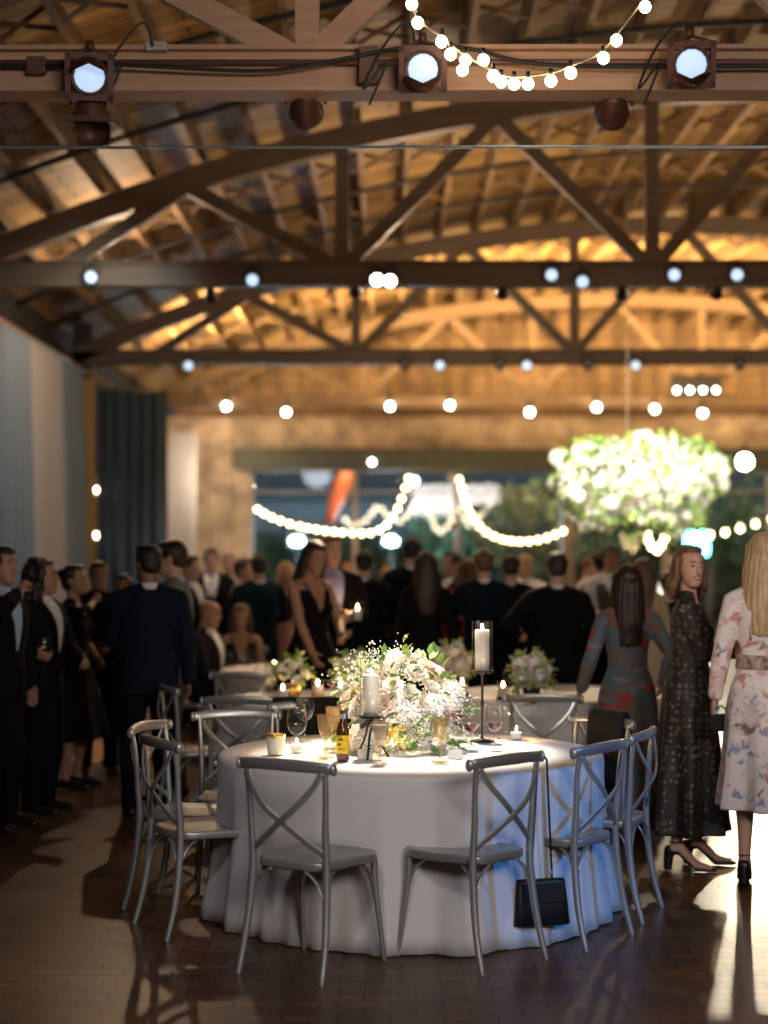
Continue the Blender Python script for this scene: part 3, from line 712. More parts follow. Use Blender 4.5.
# ================================================================ TABLEWARE
ZT = .768
def on_table(px, py, z=ZT): return onz(px, py, z)
def lathe_t(prof, th):
    """open vessel: outer profile up then inner down"""
    return prof + [(max(r - th, .001), z) for r, z in reversed(prof)]
M_red = mat('red wine', (.10, .006, .012), .1); M_amber = mat('amber drink', (.55, .30, .08), .15); M_clearl = glassmat('water', (.95, .96, .95), 1.33); M_pink = mat('pink drink', (.75, .18, .12), .15)
def wineglass(liquid, s=1., level=.4):
    o = empty('wine_glass'); g = MB()
    bowl = [(.004, .088), (.018, .094), (.032, .108), (.040, .130), (.0415, .150), (.038, .180), (.033, .212)]
    g.lathe([(r * s, z * s) for r, z in lathe_t(bowl, .0016)], 24, cap=False); g.build('bowl', M_glass, o)
    MB().lathe([(.001, .002 * s), (.036 * s, .001), (.036 * s, .003), (.010 * s, .007 * s), (.0042 * s, .016 * s), (.0036 * s, .06 * s), (.005 * s, .09 * s)], 24).build('stem', M_glass, o)
    if liquid:
        top = .095 + level * .08
        pr = [(r * .955 * s, z * s + .001) for r, z in bowl if z < top]; pr.append((pr[-1][0] * 1.0, top * s)); 
        MB().lathe([(.001, pr[0][1])] + pr + [(.001, top * s)], 24).build('wine', liquid, o)
    return o
def goblet(m, s=1.):
    o = empty('goblet')
    b = [(.006, .070), (.016, .078), (.026, .10), (.032, .13), (.035, .165)]
    MB().lathe([(r * s, z * s) for r, z in lathe_t(b, .003)], 12, cap=False).build('bowl', m, o, smooth=False)
    MB().lathe([(.001, .001), (.034 * s, .001), (.034 * s, .005), (.012 * s, .012), (.006 * s, .02), (.009 * s, .035 * s), (.005 * s, .05 * s), (.011 * s, .062 * s), (.008 * s, .074 * s)], 20).build('stem', m, o)
    return o
def tumbler(m, liquid=None, r=.034, h=.09):
    o = empty('tumbler')
    MB().lathe(lathe_t([(r * .85, .001), (r * .9, .01), (r, h)], .002), 20).build('glass_wall', m, o)
    if liquid: MB().lathe([(.001, .006), (r * .82, .006), (r * .92, h * .55), (.001, h * .55)], 20).build('drink', liquid, o)
    return o
def hurricane(stand_h, kind, gh=.27, gr=.053, ch=.20, light=8.):
    o = empty('pillar_candle_stand'); z = stand_h
    if kind == 'legs':
        for k in range(3):
            a = 2 * PI * k / 3 + .35
            P = cat_rom([(.085 * math.cos(a), .085 * math.sin(a), .003), (.060 * math.cos(a), .060 * math.sin(a), .05), (.035 * math.cos(a), .035 * math.sin(a), .10), (.014 * math.cos(a + .5), .014 * math.sin(a + .5), .15), (.006, 0, z - .01)], 5)
            MB().tube(P, .0055, n=8, round_=True).build('leg', M_black, o)
    else:
        MB().lathe([(.001, .001), (.065, .001), (.062, .008), (.012, .014), (.007, .03), (.0065, z * .5), (.012, z * .55), (.0065, z * .6), (.0065, z - .02), (.02, z - .008), (.02, z)], 20).build('pole', mat('dark bronze', (.05, .045, .035), .4, .6), o)
    MB().lathe([(.001, z - .004), (gr + .006, z - .004), (gr + .008, z + .006), (gr + .002, z + .006), (.001, z + .003)], 28).build('plate', M_black if kind == 'legs' else mat('dark bronze plate', (.05, .045, .035), .4, .6), o)
    MB().lathe(lathe_t([(gr, z + .006), (gr, z + gh)], .0025), 32, cap=False).build('glass_cylinder', M_glass, o)
    c = MB().lathe([(.001, z + .006), (.037, z + .006), (.0375, z + ch - .004), (.034, z + ch), (.020, z + ch - .012), (.001, z + ch - .014)], 28).build('candle', M_wax, o)
    MB().tube([(0, 0, z + ch - .014), (0, 0, z + ch + .004)], .001, n=5).build('wick', M_black, c)
    MB().lathe([(.0005, z + ch), (.0045, z + ch + .006), (.005, z + ch + .012), (.003, z + ch + .022), (.0005, z + ch + .032)], 10).build('flame', M_flame, c)
    return o
def put(o, p, label, cat, rz=0., group=None, dim=None):
    o.location = p; o.rotation_euler = (0, 0, rz); return tag(o, label, cat, group)
def clone(src, p, label, cat, rz=0.):
    c = dup(src, p, rz, label); c['category'] = cat; return c
P_ = on_table
hc1 = put(hurricane(.19, 'legs'), P_(371, 757), 'white pillar candle in a glass cylinder on a black three legged iron stand', 'candle holder')
hc2 = put(hurricane(.355, 'pole', gh=.26, gr=.053, ch=.215), P_(482, 741), 'tall white pillar candle in glass cylinder on a slim dark pole', 'candle holder')
for o_, z_ in ((hc1, .19 + .20), (hc2, .355 + .215)):
    point('candle_light', o_.location + V((0, 0, z_ + .02)), 1.6, (1., .62, .3), .008)
wgA = put(wineglass(None, 1.18), P_(297, 757), 'empty clear wine glass standing right of the gold rimmed votive', 'wine glass')
wgR = put(wineglass(M_red, 1.0, .42), P_(470, 750), 'red wine glass in front of the tall pole candle, left of a pair', 'wine glass')
wgR2 = clone(wgR, P_(494, 749), 'red wine glass in front of the tall pole candle, right of a pair', 'wine glass', 1.)
put(wineglass(M_clearl, .95, .3), P_(404, 762), 'slim clear wine glass between the two goblets in front of the flowers', 'wine glass')
KIDS.clear()
clone(wgR, P_(455, 738), 'red wine glass beside the flowers, left of the pole candle', 'wine glass')
clone(wgA, P_(505, 738), 'clear wine glass behind the right red wine glass', 'wine glass')
clone(wgA, P_(305, 741), 'clear wine glass behind the empty one at the left', 'wine glass')
gb1 = put(goblet(M_goldglass, 1.22), P_(326, 757), 'amber pressed goblet left of the beer bottle', 'goblet')
gb2 = put(goblet(M_frost, 1.15), P_(380, 763), 'smoky full goblet under the left pillar candle', 'goblet')
MB().lathe([(.001, .085), (.022, .087), (.033, .14), (.036, .178), (.001, .178)], 20).build('drink', mat('milky drink', (.60, .52, .38), .3), gb2)
KIDS.clear()
gb3 = clone(gb1, P_(440, 761), 'amber pressed goblet in front of the flowers toward the red wine', 'goblet', .3)
clone(gb1, P_(334, 747), 'amber goblet just behind another goblet, left of the beer bottle', 'goblet', .8)
# beer bottle
o = empty('beer_bottle'); 
MB().lathe([(.001, .001), (.030, .002), (.0305, .01), (.0305, .135), (.026, .160), (.016, .180), (.0135, .200), (.013, .225), (.0145, .228), (.0145, .234), (.001, .234)], 28).build('bottle_glass', mat('brown bottle glass', (.10, .035, .010), .08, spec=.8), o)
MB().lathe([(.0308, .035), (.0314, .036), (.0314, .118), (.0308, .119)], 28, cap=False).build('paper_label', mat('yellow label', (.85, .60, .03), .5, var=.15, vscale=60), o)
lb = MB(); 
for k in range(3): 
    zc = .10 - k * .022; rr = []
    lb.rings([[(.0318 * math.sin(a), -.0318 * math.cos(a), zc + h_) for h_ in (-.005 if k < 2 else -.003, .005 if k < 2 else .003)] + [(.0316 * math.sin(a), -.0316 * math.cos(a), zc + h_) for h_ in (.005 if k < 2 else .003, -.005 if k < 2 else -.003)] for a in [-.5 + .1 * q - .15 for q in range(9 if k != 1 else 6)]])
lb.build('label_print', mat('dark label print', (.16, .09, .01), .5), o)
MB().lathe([(.0139, .190), (.0142, .191), (.0138, .215), (.0134, .216)], 24, cap=False).build('neck_label', mat('blue white neck label', (.35, .50, .62), .5, var=.5, vscale=80), o)
put(o, P_(343, 760), 'brown beer bottle with a yellow label near the table edge', 'bottle', -.1)
# gold rimmed ribbed votive
def votive(mglow, band_m, lit, label, p, s=1., rim=True):
    o = empty('votive_candle')
    pr = []
    for k in range(9): pr.append(((.036 + .0012 * (k % 2)) * s + .006 * s * k / 8, (.002 + .010 * k) * s))
    MB().lathe(lathe_t(pr, .003), 28).build('glass_cup', mglow, o)
    if rim: MB().lathe([(.043 * s, .080 * s), (.0442 * s, .080 * s), (.0446 * s, .095 * s), (.0430 * s, .095 * s)], 28, cap=False).build('gold_rim', band_m, o)
    MB().lathe([(.001, .004), (.033 * s, .004), (.035 * s, .045 * s), (.001, .045 * s)], 20).build('wax', M_wax, o)
    if lit:
        MB().lathe([(.0005, .048 * s), (.0045, .054 * s), (.005, .060 * s), (.0005, .080 * s)], 8).build('flame', M_flame, o)
    return put(o, p, label, 'candle')
M_goldrim = mat('gold rim', (.75, .48, .16), .3, .9)
M_milk = mat('frosted ribbed glass', (.78, .74, .60), .4, sss=.3)
votive(M_milk, M_goldrim, False, 'ribbed pale votive cup with a gold rim at the left of the table', P_(276, 754), 1.05)
for px, py, lb_ in ((297, 752, 'glowing votive candle behind the empty wine glass'), (392, 752, 'glowing votive candle under the flowers beside the smoky goblet'), (358, 741, 'glowing votive candle behind the left candle stand'), (516, 739, 'small lit votive candle right of the red wine glasses')):
    p = P_(px, py); votive(M_glass, M_goldrim, True, lb_, p, .85, False); point('votive_light', p + V((0, 0, .07)), .9, (1., .6, .28), .006)
# place cards, plates, napkins
for px, py, rz, lb_ in ((365, 758, .1, 'small white place card in front of the candle stand'), (455, 758, -.4, 'small white place card right of the amber goblet')):
    o = empty('place_card'); w_ = .035; MB().rings([[(-w_, -.014, 0), (-w_, 0, .045), (-w_, .014, 0), (-w_, .012, 0), (-w_, 0, .042), (-w_, -.012, 0)], [(w_, -.014, 0), (w_, 0, .045), (w_, .014, 0), (w_, .012, 0), (w_, 0, .042), (w_, -.012, 0)]]).build('card', mat('card', (.8, .78, .74), .7), o, smooth=False)
    put(o, P_(px, py), lb_, 'place card', rz)
# things on the tables behind
def at_t(px, py, T=None): return onz(px, py, ZT)
def cyl_candle(p, label, pot=None, e=1.2):
    o = empty('votive_candle')
    MB().lathe(lathe_t([(.038, .012), (.042, .12)], .002), 24).build('glass_cup', M_glass, o)
    MB().lathe([(.001, .0), (.045, .0), (.045, .02), (.001, .02)], 24).build('base', M_goldrim if not pot else M_black, o)
    MB().lathe([(.001, .02), (.034, .02), (.034, .08), (.001, .08)], 20).build('wax', M_wax, o); MB().lathe([(.0005, .083), (.006, .09), (.006, .10), (.0005, .12)], 8).build('flame', M_flame, o)
    put(o, p, label, 'candle'); point('candle_light', V(p) + V((0, 0, .10)), e, (1., .62, .3), .008)
for px, py, lb_ in ((318, 697, 'bright candle in a gold based glass on the second table, left of the pink cocktail'), (341, 699, 'bright candle in a gold based glass on second table, right of the pink cocktail'), (283, 702, 'lit candle among glasses on the left part of the second table')):
    cyl_candle(at_t(px, py), lb_)
for px, py, lb_, pt in ((437, 700, 'bright candle in dark based glass, left of the tall pole candle', 1), (503, 699, 'bright candle in dark based glass, right of the tall pole candle', 1), (462, 696, 'bright candle glimmering just behind the front flowers', 1)):
    cyl_candle(at_t(px, py), lb_, pt, 1.2)
cyl_candle(at_t(275, 676), 'lit candle on the table of the seated couple, right side', None, 1.5)
def martini(p, label):
    o = empty('cocktail_glass')
    MB().lathe(lathe_t([(.003, .085), (.048, .150)], .002), 24, cap=False).build('bowl', M_glass, o)
    MB().lathe([(.001, .089), (.030, .128), (.001, .128)], 24).build('drink', M_pink, o); MB().lathe([(.001, .001), (.036, .001), (.034, .004), (.004, .012), (.003, .086)], 20).build('stem', M_glass, o)
    put(o, p, label, 'cocktail glass')
martini(at_t(333, 703), 'cocktail glass of pink drink between two bright candles')
k = 0
for px, py, lb_ in ((262, 704, 'clear wine glass at the left edge of the second table'), (272, 701, 'clear wine glass beside the lit candle on the second table'), (298, 703, 'clear wine glass between two candles on the second table'),
                    (232, 682, 'clear wine glass in front of the seated woman, left of a pair'), (246, 681, 'clear wine glass in front of the seated woman, right of a pair'), (266, 682, 'clear wine glass near the candle on the seated couple\'s table'),
                    (540, 704, 'clear wine glass beside the yellowish flowers'), (522, 704, 'clear wine glass left of the yellowish flowers'), (449, 704, 'clear wine glass on the rear table above the flowers')):
    clone(wgA, at_t(px, py), lb_, 'wine glass', k); k += 1
tb = put(tumbler(M_glass, M_clearl, .036, .11), at_t(549, 703), 'clear tumbler right of the yellowish flowers', 'tumbler')
put(tumbler(M_glass, M_amber, .04, .085), at_t(238, 706), 'low glass tumbler on the second table behind the dark chair', 'tumbler')
clone(wgR, at_t(509, 701), 'red wine glass right of the tall pole candle on the rear table', 'wine glass')

# ================================================================ FLOWERS
def rose_mb(r=.05, seed=0):
    R = random.Random(seed); mb = MB()
    for ring, (n, rad, tilt, sz) in enumerate(((3, .12, 1.45, .42), (4, .25, 1.2, .55), (5, .42, .95, .7), (6, .6, .65, .82), (7, .78, .3, .9))):
        for k in range(n):
            a = 2 * PI * (k + ring * .37) / n + R.uniform(-.15, .15); ct, st = math.cos(tilt), math.sin(tilt)
            o = len(mb.v); G = 5
            for i in range(G):
                for j in range(G):
                    u = (i / (G - 1) - .5) * 2; v = j / (G - 1); w = sz * (math.sin(PI * (.15 + .75 * v))) * .62
                    x = u * w; y = rad * .55 + v * sz * ct - .25 * u * u * sz * .6; z = -.25 + v * sz * st + .12 * sz * math.sin(v * 3) * (1 - st) - .1 * ring * .5
                    # cup the petal round the axis
                    px_, py_ = x * math.cos(a) - y * math.sin(a), x * math.sin(a) + y * math.cos(a)
                    mb.v.append(V((px_, py_, z + .08 * u * u)) * r)
            for i in range(G - 1):
                for j in range(G - 1):
                    q = o + i * G + j; mb.f.append((q, q + 1, q + G + 1, q + G))
    return mb
def hydr_mb(r=.06, seed=0, n=60):
    R = random.Random(seed); mb = MB()
    for k in range(n):
        z = 1 - 2 * (k + .5) / n; a = k * 2.39996; s = math.sqrt(max(0, 1 - z * z)); nn = V((s * math.cos(a), s * math.sin(a), z)); 
        q = nn.to_track_quat('Z', 'Y').to_matrix(); rot = R.uniform(0, 2); c = nn * r * R.uniform(.88, 1.02); L_ = r * .34
        for p in range(4):
            b = rot + p * PI / 2
            vs = [V((0, 0, 0)), V((L_ * math.cos(b - .5), L_ * math.sin(b - .5), L_ * .15)), V((L_ * 1.25 * math.cos(b), L_ * 1.25 * math.sin(b), L_ * .05)), V((L_ * math.cos(b + .5), L_ * math.sin(b + .5), L_ * .15))]
            mb.add([c + q @ v for v in vs], [(0, 1, 2, 3)])
    return mb
def leaf_add(mb, c, d, L_, w, R):
    d = V(d).normalized(); q = d.to_track_quat('Y', 'Z').to_matrix() @ Matrix.Rotation(R.uniform(-.9, .9), 3, 'Y')
    pts = [(0, 0, 0), (-.5, .3, .05), (0, .33, -.03), (.5, .3, .05), (-.45, .7, .02), (0, .7, -.05), (.45, .7, .02), (0, 1.05, -.14)]
    vs = [V(c) + q @ V((x * w, y * L_, z * L_)) for x, y, z in pts]
    mb.add(vs, [(0, 2, 1), (0, 3, 2), (1, 2, 5, 4), (2, 3, 6, 5), (4, 5, 7), (5, 6, 7)])
def spray_add(mb, c, r, n, R, s=.006):
    for _ in range(n):
        p = V(c) + V((R.gauss(0, 1), R.gauss(0, 1), R.gauss(0, 1))) * r * .55
        E = Euler((R.uniform(0, 3), R.uniform(0, 3), R.uniform(0, 3))).to_matrix()
        mb.add([p + E @ (V(v) * s) for v in ((-1, 0, 0), (0, -1, .3), (1, 0, 0), (0, 1, .3), (0, 0, .8))], [(0, 1, 4), (1, 2, 4), (2, 3, 4), (3, 0, 4), (0, 3, 2, 1)])
rose_me = [rose_mb(1., k).mesh('rose') for k in range(3)]; hyd_me = [hydr_mb(1., k).mesh('hydrangea') for k in range(2)]
for m_ in rose_me: m_.materials.append(M_petal)
rose_b = rose_mb(1., 9).mesh('rose'); rose_b.materials.append(M_blush)
for m_ in hyd_me: m_.materials.append(M_petal)
def bloom(name, me, p, nrm, r, parent):
    o = bpy.data.objects.new(name, me); COL.objects.link(o); o.parent = parent; o.location = p
    o.rotation_mode = 'QUATERNION'; o.rotation_quaternion = V(nrm).normalized().to_track_quat('Z', 'Y'); o.scale = (r, r, r); return o
# centrepiece on the front table
R = random.Random(11)
cp = empty('flower_centrepiece', (.055, 8.40, ZT)); tag(cp, 'big white rose and hydrangea centrepiece with green leaves on the front table', 'flower arrangement')
MB().lathe([(.001, .001), (.075, .001), (.085, .02), (.10, .11), (.092, .115), (.08, .10), (.001, .10)], 28).build('bowl', mat('gold vase', (.55, .36, .12), .35, .8), cp)
fol = MB(); fol2 = MB(); spr = MB()
def surf(az, el, k=1.):
    rx, ry, rz = .285, .22, .26
    n = V((math.cos(el) * math.cos(az), math.cos(el) * math.sin(az), math.sin(el)))
    droop = -.10 if el < -.1 else 0
    return V((n.x * rx * k, n.y * ry * k, .20 + n.z * rz * k * (.9 if n.z < 0 else 1) + droop)), n
pts = []
for k in range(70):
    z = 1 - 2 * (k + .5) / 70
    if z < -.62: continue
    az = k * 2.39996 + R.uniform(-.1, .1); pts.append((az, math.asin(z)))
for i, (az, el) in enumerate(pts):
    p, n = surf(az, el, R.uniform(.86, 1.06)); t = i % 5
    if t in (0, 3): bloom('rose', rose_b if R.random() < .35 else R.choice(rose_me), p, n + V((0, 0, .25)), R.uniform(.044, .060), cp)
    elif t == 1: bloom('hydrangea', R.choice(hyd_me), p, n, R.uniform(.050, .068), cp)
    else: spray_add(spr, p * 1.03, .085, 90, R)
    for _ in range(4):
        q = p * R.uniform(.9, 1.08) + V((R.uniform(-.04, .04), R.uniform(-.04, .04), R.uniform(-.04, .04))); leaf_add(fol if R.random() < .6 else fol2, q, n + V((R.uniform(-.7, .7), R.uniform(-.7, .7), R.uniform(-.5, .6))), R.uniform(.05, .085), R.uniform(.025, .04), R)
for _ in range(40):   # long sprays hanging toward the cloth in front
    x = R.uniform(-.05, .17); base = V((x, -.19 + R.uniform(-.03, .03), R.uniform(.03, .20))); leaf_add(fol2 if R.random() < .5 else fol, base, (R.uniform(-.8, .8), -.8, R.uniform(-.9, .2)), R.uniform(.05, .08), .03, R)
for _ in range(5): spray_add(spr, V((R.uniform(-.05, .15), -.22, R.uniform(.05, .2))), .08, 80, R)
fol.build('dark_leaves', M_leaf, cp); fol2.build('light_leaves', M_leaf2, cp); spr.build('tiny_blossoms', M_petal, cp)['kind'] = 'stuff'
# small arrangements on tables behind
def small_arr(p, r, n, m_pot, label, seed, yellow=False):
    R = random.Random(seed); o = empty('flower_centrepiece', p); tag(o, label, 'flower arrangement')
    MB().lathe([(.001, 0), (.05, 0), (.06, .09), (.001, .09)], 20).build('pot', m_pot, o); f_ = MB()
    for k in range(n):
        z = 1 - 1.7 * (k + .5) / n; az = k * 2.39996; s = math.sqrt(max(0, 1 - z * z)); nn = V((s * math.cos(az), s * math.sin(az), z)); c = nn * r + V((0, 0, .10 + r * .75))
        bloom('rose' if k % 2 else 'hydrangea', (rose_b if yellow else rose_me[k % 3]) if k % 2 else hyd_me[k % 2], c, nn, r * .36, o)
        for _ in range(5): leaf_add(f_, c + nn * .01, nn + V((R.uniform(-1, 1), R.uniform(-1, 1), R.uniform(-.5, .8))), .07, .035, R)
    f_.build('leaves', M_leaf2, o)
small_arr(at_t(531, 701), .11, 18, M_black, 'yellowish white flowers in a black pot on the rear right table', 1, True)
small_arr(at_t(352, 696), .10, 14, M_goldrim, 'white flowers and leaves on the second table behind the left pillar candle', 2)
small_arr(at_t(293, 697), .09, 12, M_goldrim, 'small leafy white flowers behind candles on the second table', 3)
small_arr(at_t(452, 690), .12, 18, M_black, 'pale flowers in dark pot behind the centrepiece on the rear table', 5, True)
# hanging flower chandelier
YC = 20.0; cc = at(638, 478, YC); ch = empty('flower_chandelier', cc); tag(ch, 'huge hanging cloud of brilliantly lit white flowers and leaves', 'flower chandelier')
R = random.Random(21)
MB().tube([(-.12, 0, .2), (-.12, 0, 3.5)], .008, n=8).build('hanging_rod', mat('rod', (.3, .28, .22), .4, .4), ch)
MB().tube([(.9 * math.cos(a), .75 * math.sin(a), .1) for a in [2 * PI * k / 32 for k in range(32)]], .02, n=6, closed=True).build('ring_frame', M_black, ch)
f1, f2, rest = MB(), MB(), MB(); nb = 0; cand = []
for k in range(520):
    z = 1 - 2 * (k + .5) / 520; az = k * 2.39996; s = math.sqrt(max(0, 1 - z * z)) ; pr = s ** .45
    hx = .98 - .18 * max(0, -z); c = V((pr * math.cos(az) * hx, pr * math.sin(az) * .8, z * .46 - .06 * R.random())); c *= R.uniform(.86, 1.05)
    if z < -.4: c.z -= abs(R.gauss(0, .09))
    cand.append((c, V((s * math.cos(az), s * math.sin(az), z))))
cand.sort(key=lambda q: q[0].y)
for i, (c, n) in enumerate(cand):
    r = R.uniform(.055, .10)
    if i % 2 == 0 and nb < 100 and c.y < .3:
        bloom('blossom', R.choice(rose_me + hyd_me), c, n + V((0, -.4, 0)), r, ch); nb += 1
    elif i % 3:
        src = (rose_mb if i % 2 else hydr_mb)(r, i); q = (n + V((0, -.3, 0))).normalized().to_track_quat('Z', 'Y').to_matrix(); rest.add([c + q @ v for v in src.v], src.f)
    for _ in range(3): leaf_add(f1 if R.random() < .35 else f2, c * .98, n + V((R.uniform(-1, 1), R.uniform(-1, 1), R.uniform(-.6, 1) + (.6 if c.z > .2 else 0))), R.uniform(.09, .17), R.uniform(.04, .07), R)
rest.build('blossoms', M_petal, ch)['kind'] = 'stuff'; f1.build('dark_leaves', M_leaf, ch); f2.build('light_leaves', M_leaf2, ch)
KIDS.clear()
# ================================================================ PEOPLE
def skinmat(name, c): return mat(name, c, .5, sss=.06, var=.05, vscale=12)
SK = {'fair': skinmat('fair skin', (.56, .33, .23)), 'tan': skinmat('tan skin', (.42, .22, .14)), 'brown': skinmat('brown skin', (.25, .125, .075))}
def hairmat(name, c): return mat(name, c, .42, spec=.5, bump=.5, bscale=14, var=.35, vscale=10, stretch=(9, 9, 1.2))
HM = {'black': hairmat('black hair', (.012, .009, .008)), 'dark': hairmat('dark brown hair', (.028, .015, .009)), 'brown': hairmat('brown hair', (.11, .05, .022)), 'auburn': hairmat('light brown hair', (.15, .078, .036)),
      'blonde': hairmat('blonde hair', (.55, .38, .21)), 'grey': hairmat('grey hair', (.35, .32, .29))}
def fab(name, c, **k): return mat(name, c, .85, spec=.15, bump=.15, bscale=160, **k)
FB = {'black': fab('black suiting', (.0045, .0045, .0055)), 'navy': fab('navy suiting', (.005, .010, .021)), 'grey': fab('grey suiting', (.17, .18, .18)), 'white': fab('white shirting', (.72, .72, .74)),
      'blue': fab('pale blue shirting', (.40, .52, .72)), 'lav': fab('lavender shirting', (.36, .36, .58)), 'char': fab('charcoal suiting', (.014, .014, .017)), 'teal': fab('deep teal suiting', (.006, .026, .042)),
      'pink': fab('pink dress cloth', (.62, .36, .33)), 'red': fab('red cloth', (.40, .025, .04)), 'beige': fab('beige cloth', (.40, .29, .19)), 'trouser': fab('black trouser cloth', (.004, .004, .0045)),
      'olive': fab('olive cloth', (.10, .095, .06)), 'tie': fab('dark tie silk', (.02, .02, .035)), 'gold': fab('champagne cloth', (.52, .42, .28))}
FB['ring'] = ringmat('black dress printed with pale rings', (.016, .014, .013), (.15, .12, .09), 26)
FB['floral'] = cloudmat('cream floral dress', (.84, .76, .73), [((.78, .56, .52), 5.6, .57), ((.62, .28, .26), 1, .57), ((.30, .34, .52), 2.3, .60), ((.24, .17, .12), 4.1, .62)], 11, .07)
FB['swirl'] = cloudmat('teal and rust swirl dress', (.16, .14, .13), [((.10, .17, .21), 1, .46), ((.34, .07, .045), 2.7, .54), ((.26, .25, .27), 4.4, .58)], 5.5, .08, stretch=(1, 1, 1.9))
M_eye = mat('eye white', (.42, .38, .35), .25); M_iris = mat('dark iris', (.03, .018, .012), .2); M_lip = mat('lips', (.42, .13, .11), .4); M_brow = mat('eyebrow hair', (.035, .02, .012), .7); M_shoe = mat('black shoe leather', (.010, .009, .009), .3)
M_teeth = mat('teeth', (.8, .78, .72), .3)

def remesh(mb, voxel, name, m, parent, fn=None, smooth=4):
    me = mb.mesh(name); o = bpy.data.objects.new(name, me); COL.objects.link(o)
    r = o.modifiers.new('r', 'REMESH'); r.mode = 'VOXEL'; r.voxel_size = voxel; r.use_smooth_shade = True
    if smooth: s = o.modifiers.new('s', 'SMOOTH'); s.iterations = smooth; s.factor = .5
    dg = bpy.context.evaluated_depsgraph_get(); me2 = bpy.data.meshes.new_from_object(o.evaluated_get(dg))
    o.modifiers.clear(); o.data = me2; me2.name = name; bpy.data.meshes.remove(me)
    if fn:
        n = len(me2.vertices); co = np.empty(n * 3); me2.vertices.foreach_get('co', co); no = np.empty(n * 3)
        me2.vertices.foreach_get('normal', no); co = fn(co.reshape(-1, 3), no.reshape(-1, 3)); me2.vertices.foreach_set('co', co.ravel()); me2.update()
    me2.materials.clear(); me2.materials.append(m); me2.polygons.foreach_set('use_smooth', [True] * len(me2.polygons))
    o.parent = parent; return o
def wob(co, f, seed):
    r = np.random.RandomState(seed); s = np.zeros(len(co))
    for k in range(6):
        d = r.normal(size=3); d /= np.linalg.norm(d); d[2] *= .6; s += np.sin(co @ d * f * (1 + .5 * k) + r.uniform(0, 6)) / (1 + .4 * k)
    return s / 3
def gpush(co, no, c, rad, amt):
    d = np.linalg.norm(co - np.array(c), axis=1); w = np.exp(-(d / rad) ** 2); return co + np.array(amt)[None, :] * w[:, None]
def ik(S, W, l1, l2, pole):
    d = W - S; L_ = d.length; mx = (l1 + l2) * .995
    if L_ > mx: W = S + d.normalized() * mx; d = W - S; L_ = mx
    a = (l1 * l1 - l2 * l2 + L_ * L_) / (2 * L_); h = math.sqrt(max(l1 * l1 - a * a, 0)); t = d.normalized(); p = (pole - t * pole.dot(t)).normalized()
    return S + t * a + p * h, W
def hand_add(mb, W, d, n, side, curl=.5, s=1., fat=1.):
    """palm + five fingers. d: direction of the palm, n: palm-facing normal (fingers curl toward n), side: direction of the thumb"""
    d = d.normalized(); n = (n - d * n.dot(d)).normalized(); sd = d.cross(n).normalized()
    if sd.dot(side) < 0: sd = -sd
    mb.tube([W - d * .02 * s, W + d * .02 * s, W + d * .05 * s, W + d * .088 * s], [.023 * s, .031 * s, .038 * s, .034 * s], n=12, flat=[.75, .50, .42, .38], up=n, round_=True)
    for k, (off, L_) in enumerate(((.027, .068), (.009, .076), (-.009, .071), (-.026, .056))):
        p = W + d * (.082 - .004 * abs(k - 1)) * s + sd * off * s; P = [p - d * .02 * s, p]; a = .15 + curl * .35; 
        for seg, ln in enumerate((.45, .32, .26)):
            dd = d * math.cos(a) + n * math.sin(a) + sd * (.06 * (1.5 - k)); p = p + dd.normalized() * (L_ * ln * s); P.append(p); a += curl * (.75 + .1 * k)
        mb.tube(P, [.0085 * s * fat, .0088 * s * fat, .0082 * s * fat, .0075 * s * fat, .0062 * s * fat], n=8, round_=True)
    p = W + d * .018 * s + sd * .026 * s; a = d * .62 + sd * .66 + n * .30 * (1 + curl)
    P = [W + d * .01 * s + sd * .01 * s, p, p + a.normalized() * .034 * s]; b = (a + n * .6 * curl + d * .3 - sd * .3 * curl).normalized(); P.append(P[-1] + b * .030 * s)
    mb.tube(P, [.013 * s, .0125 * s, .0105 * s, .008 * s * fat], n=8, round_=True)

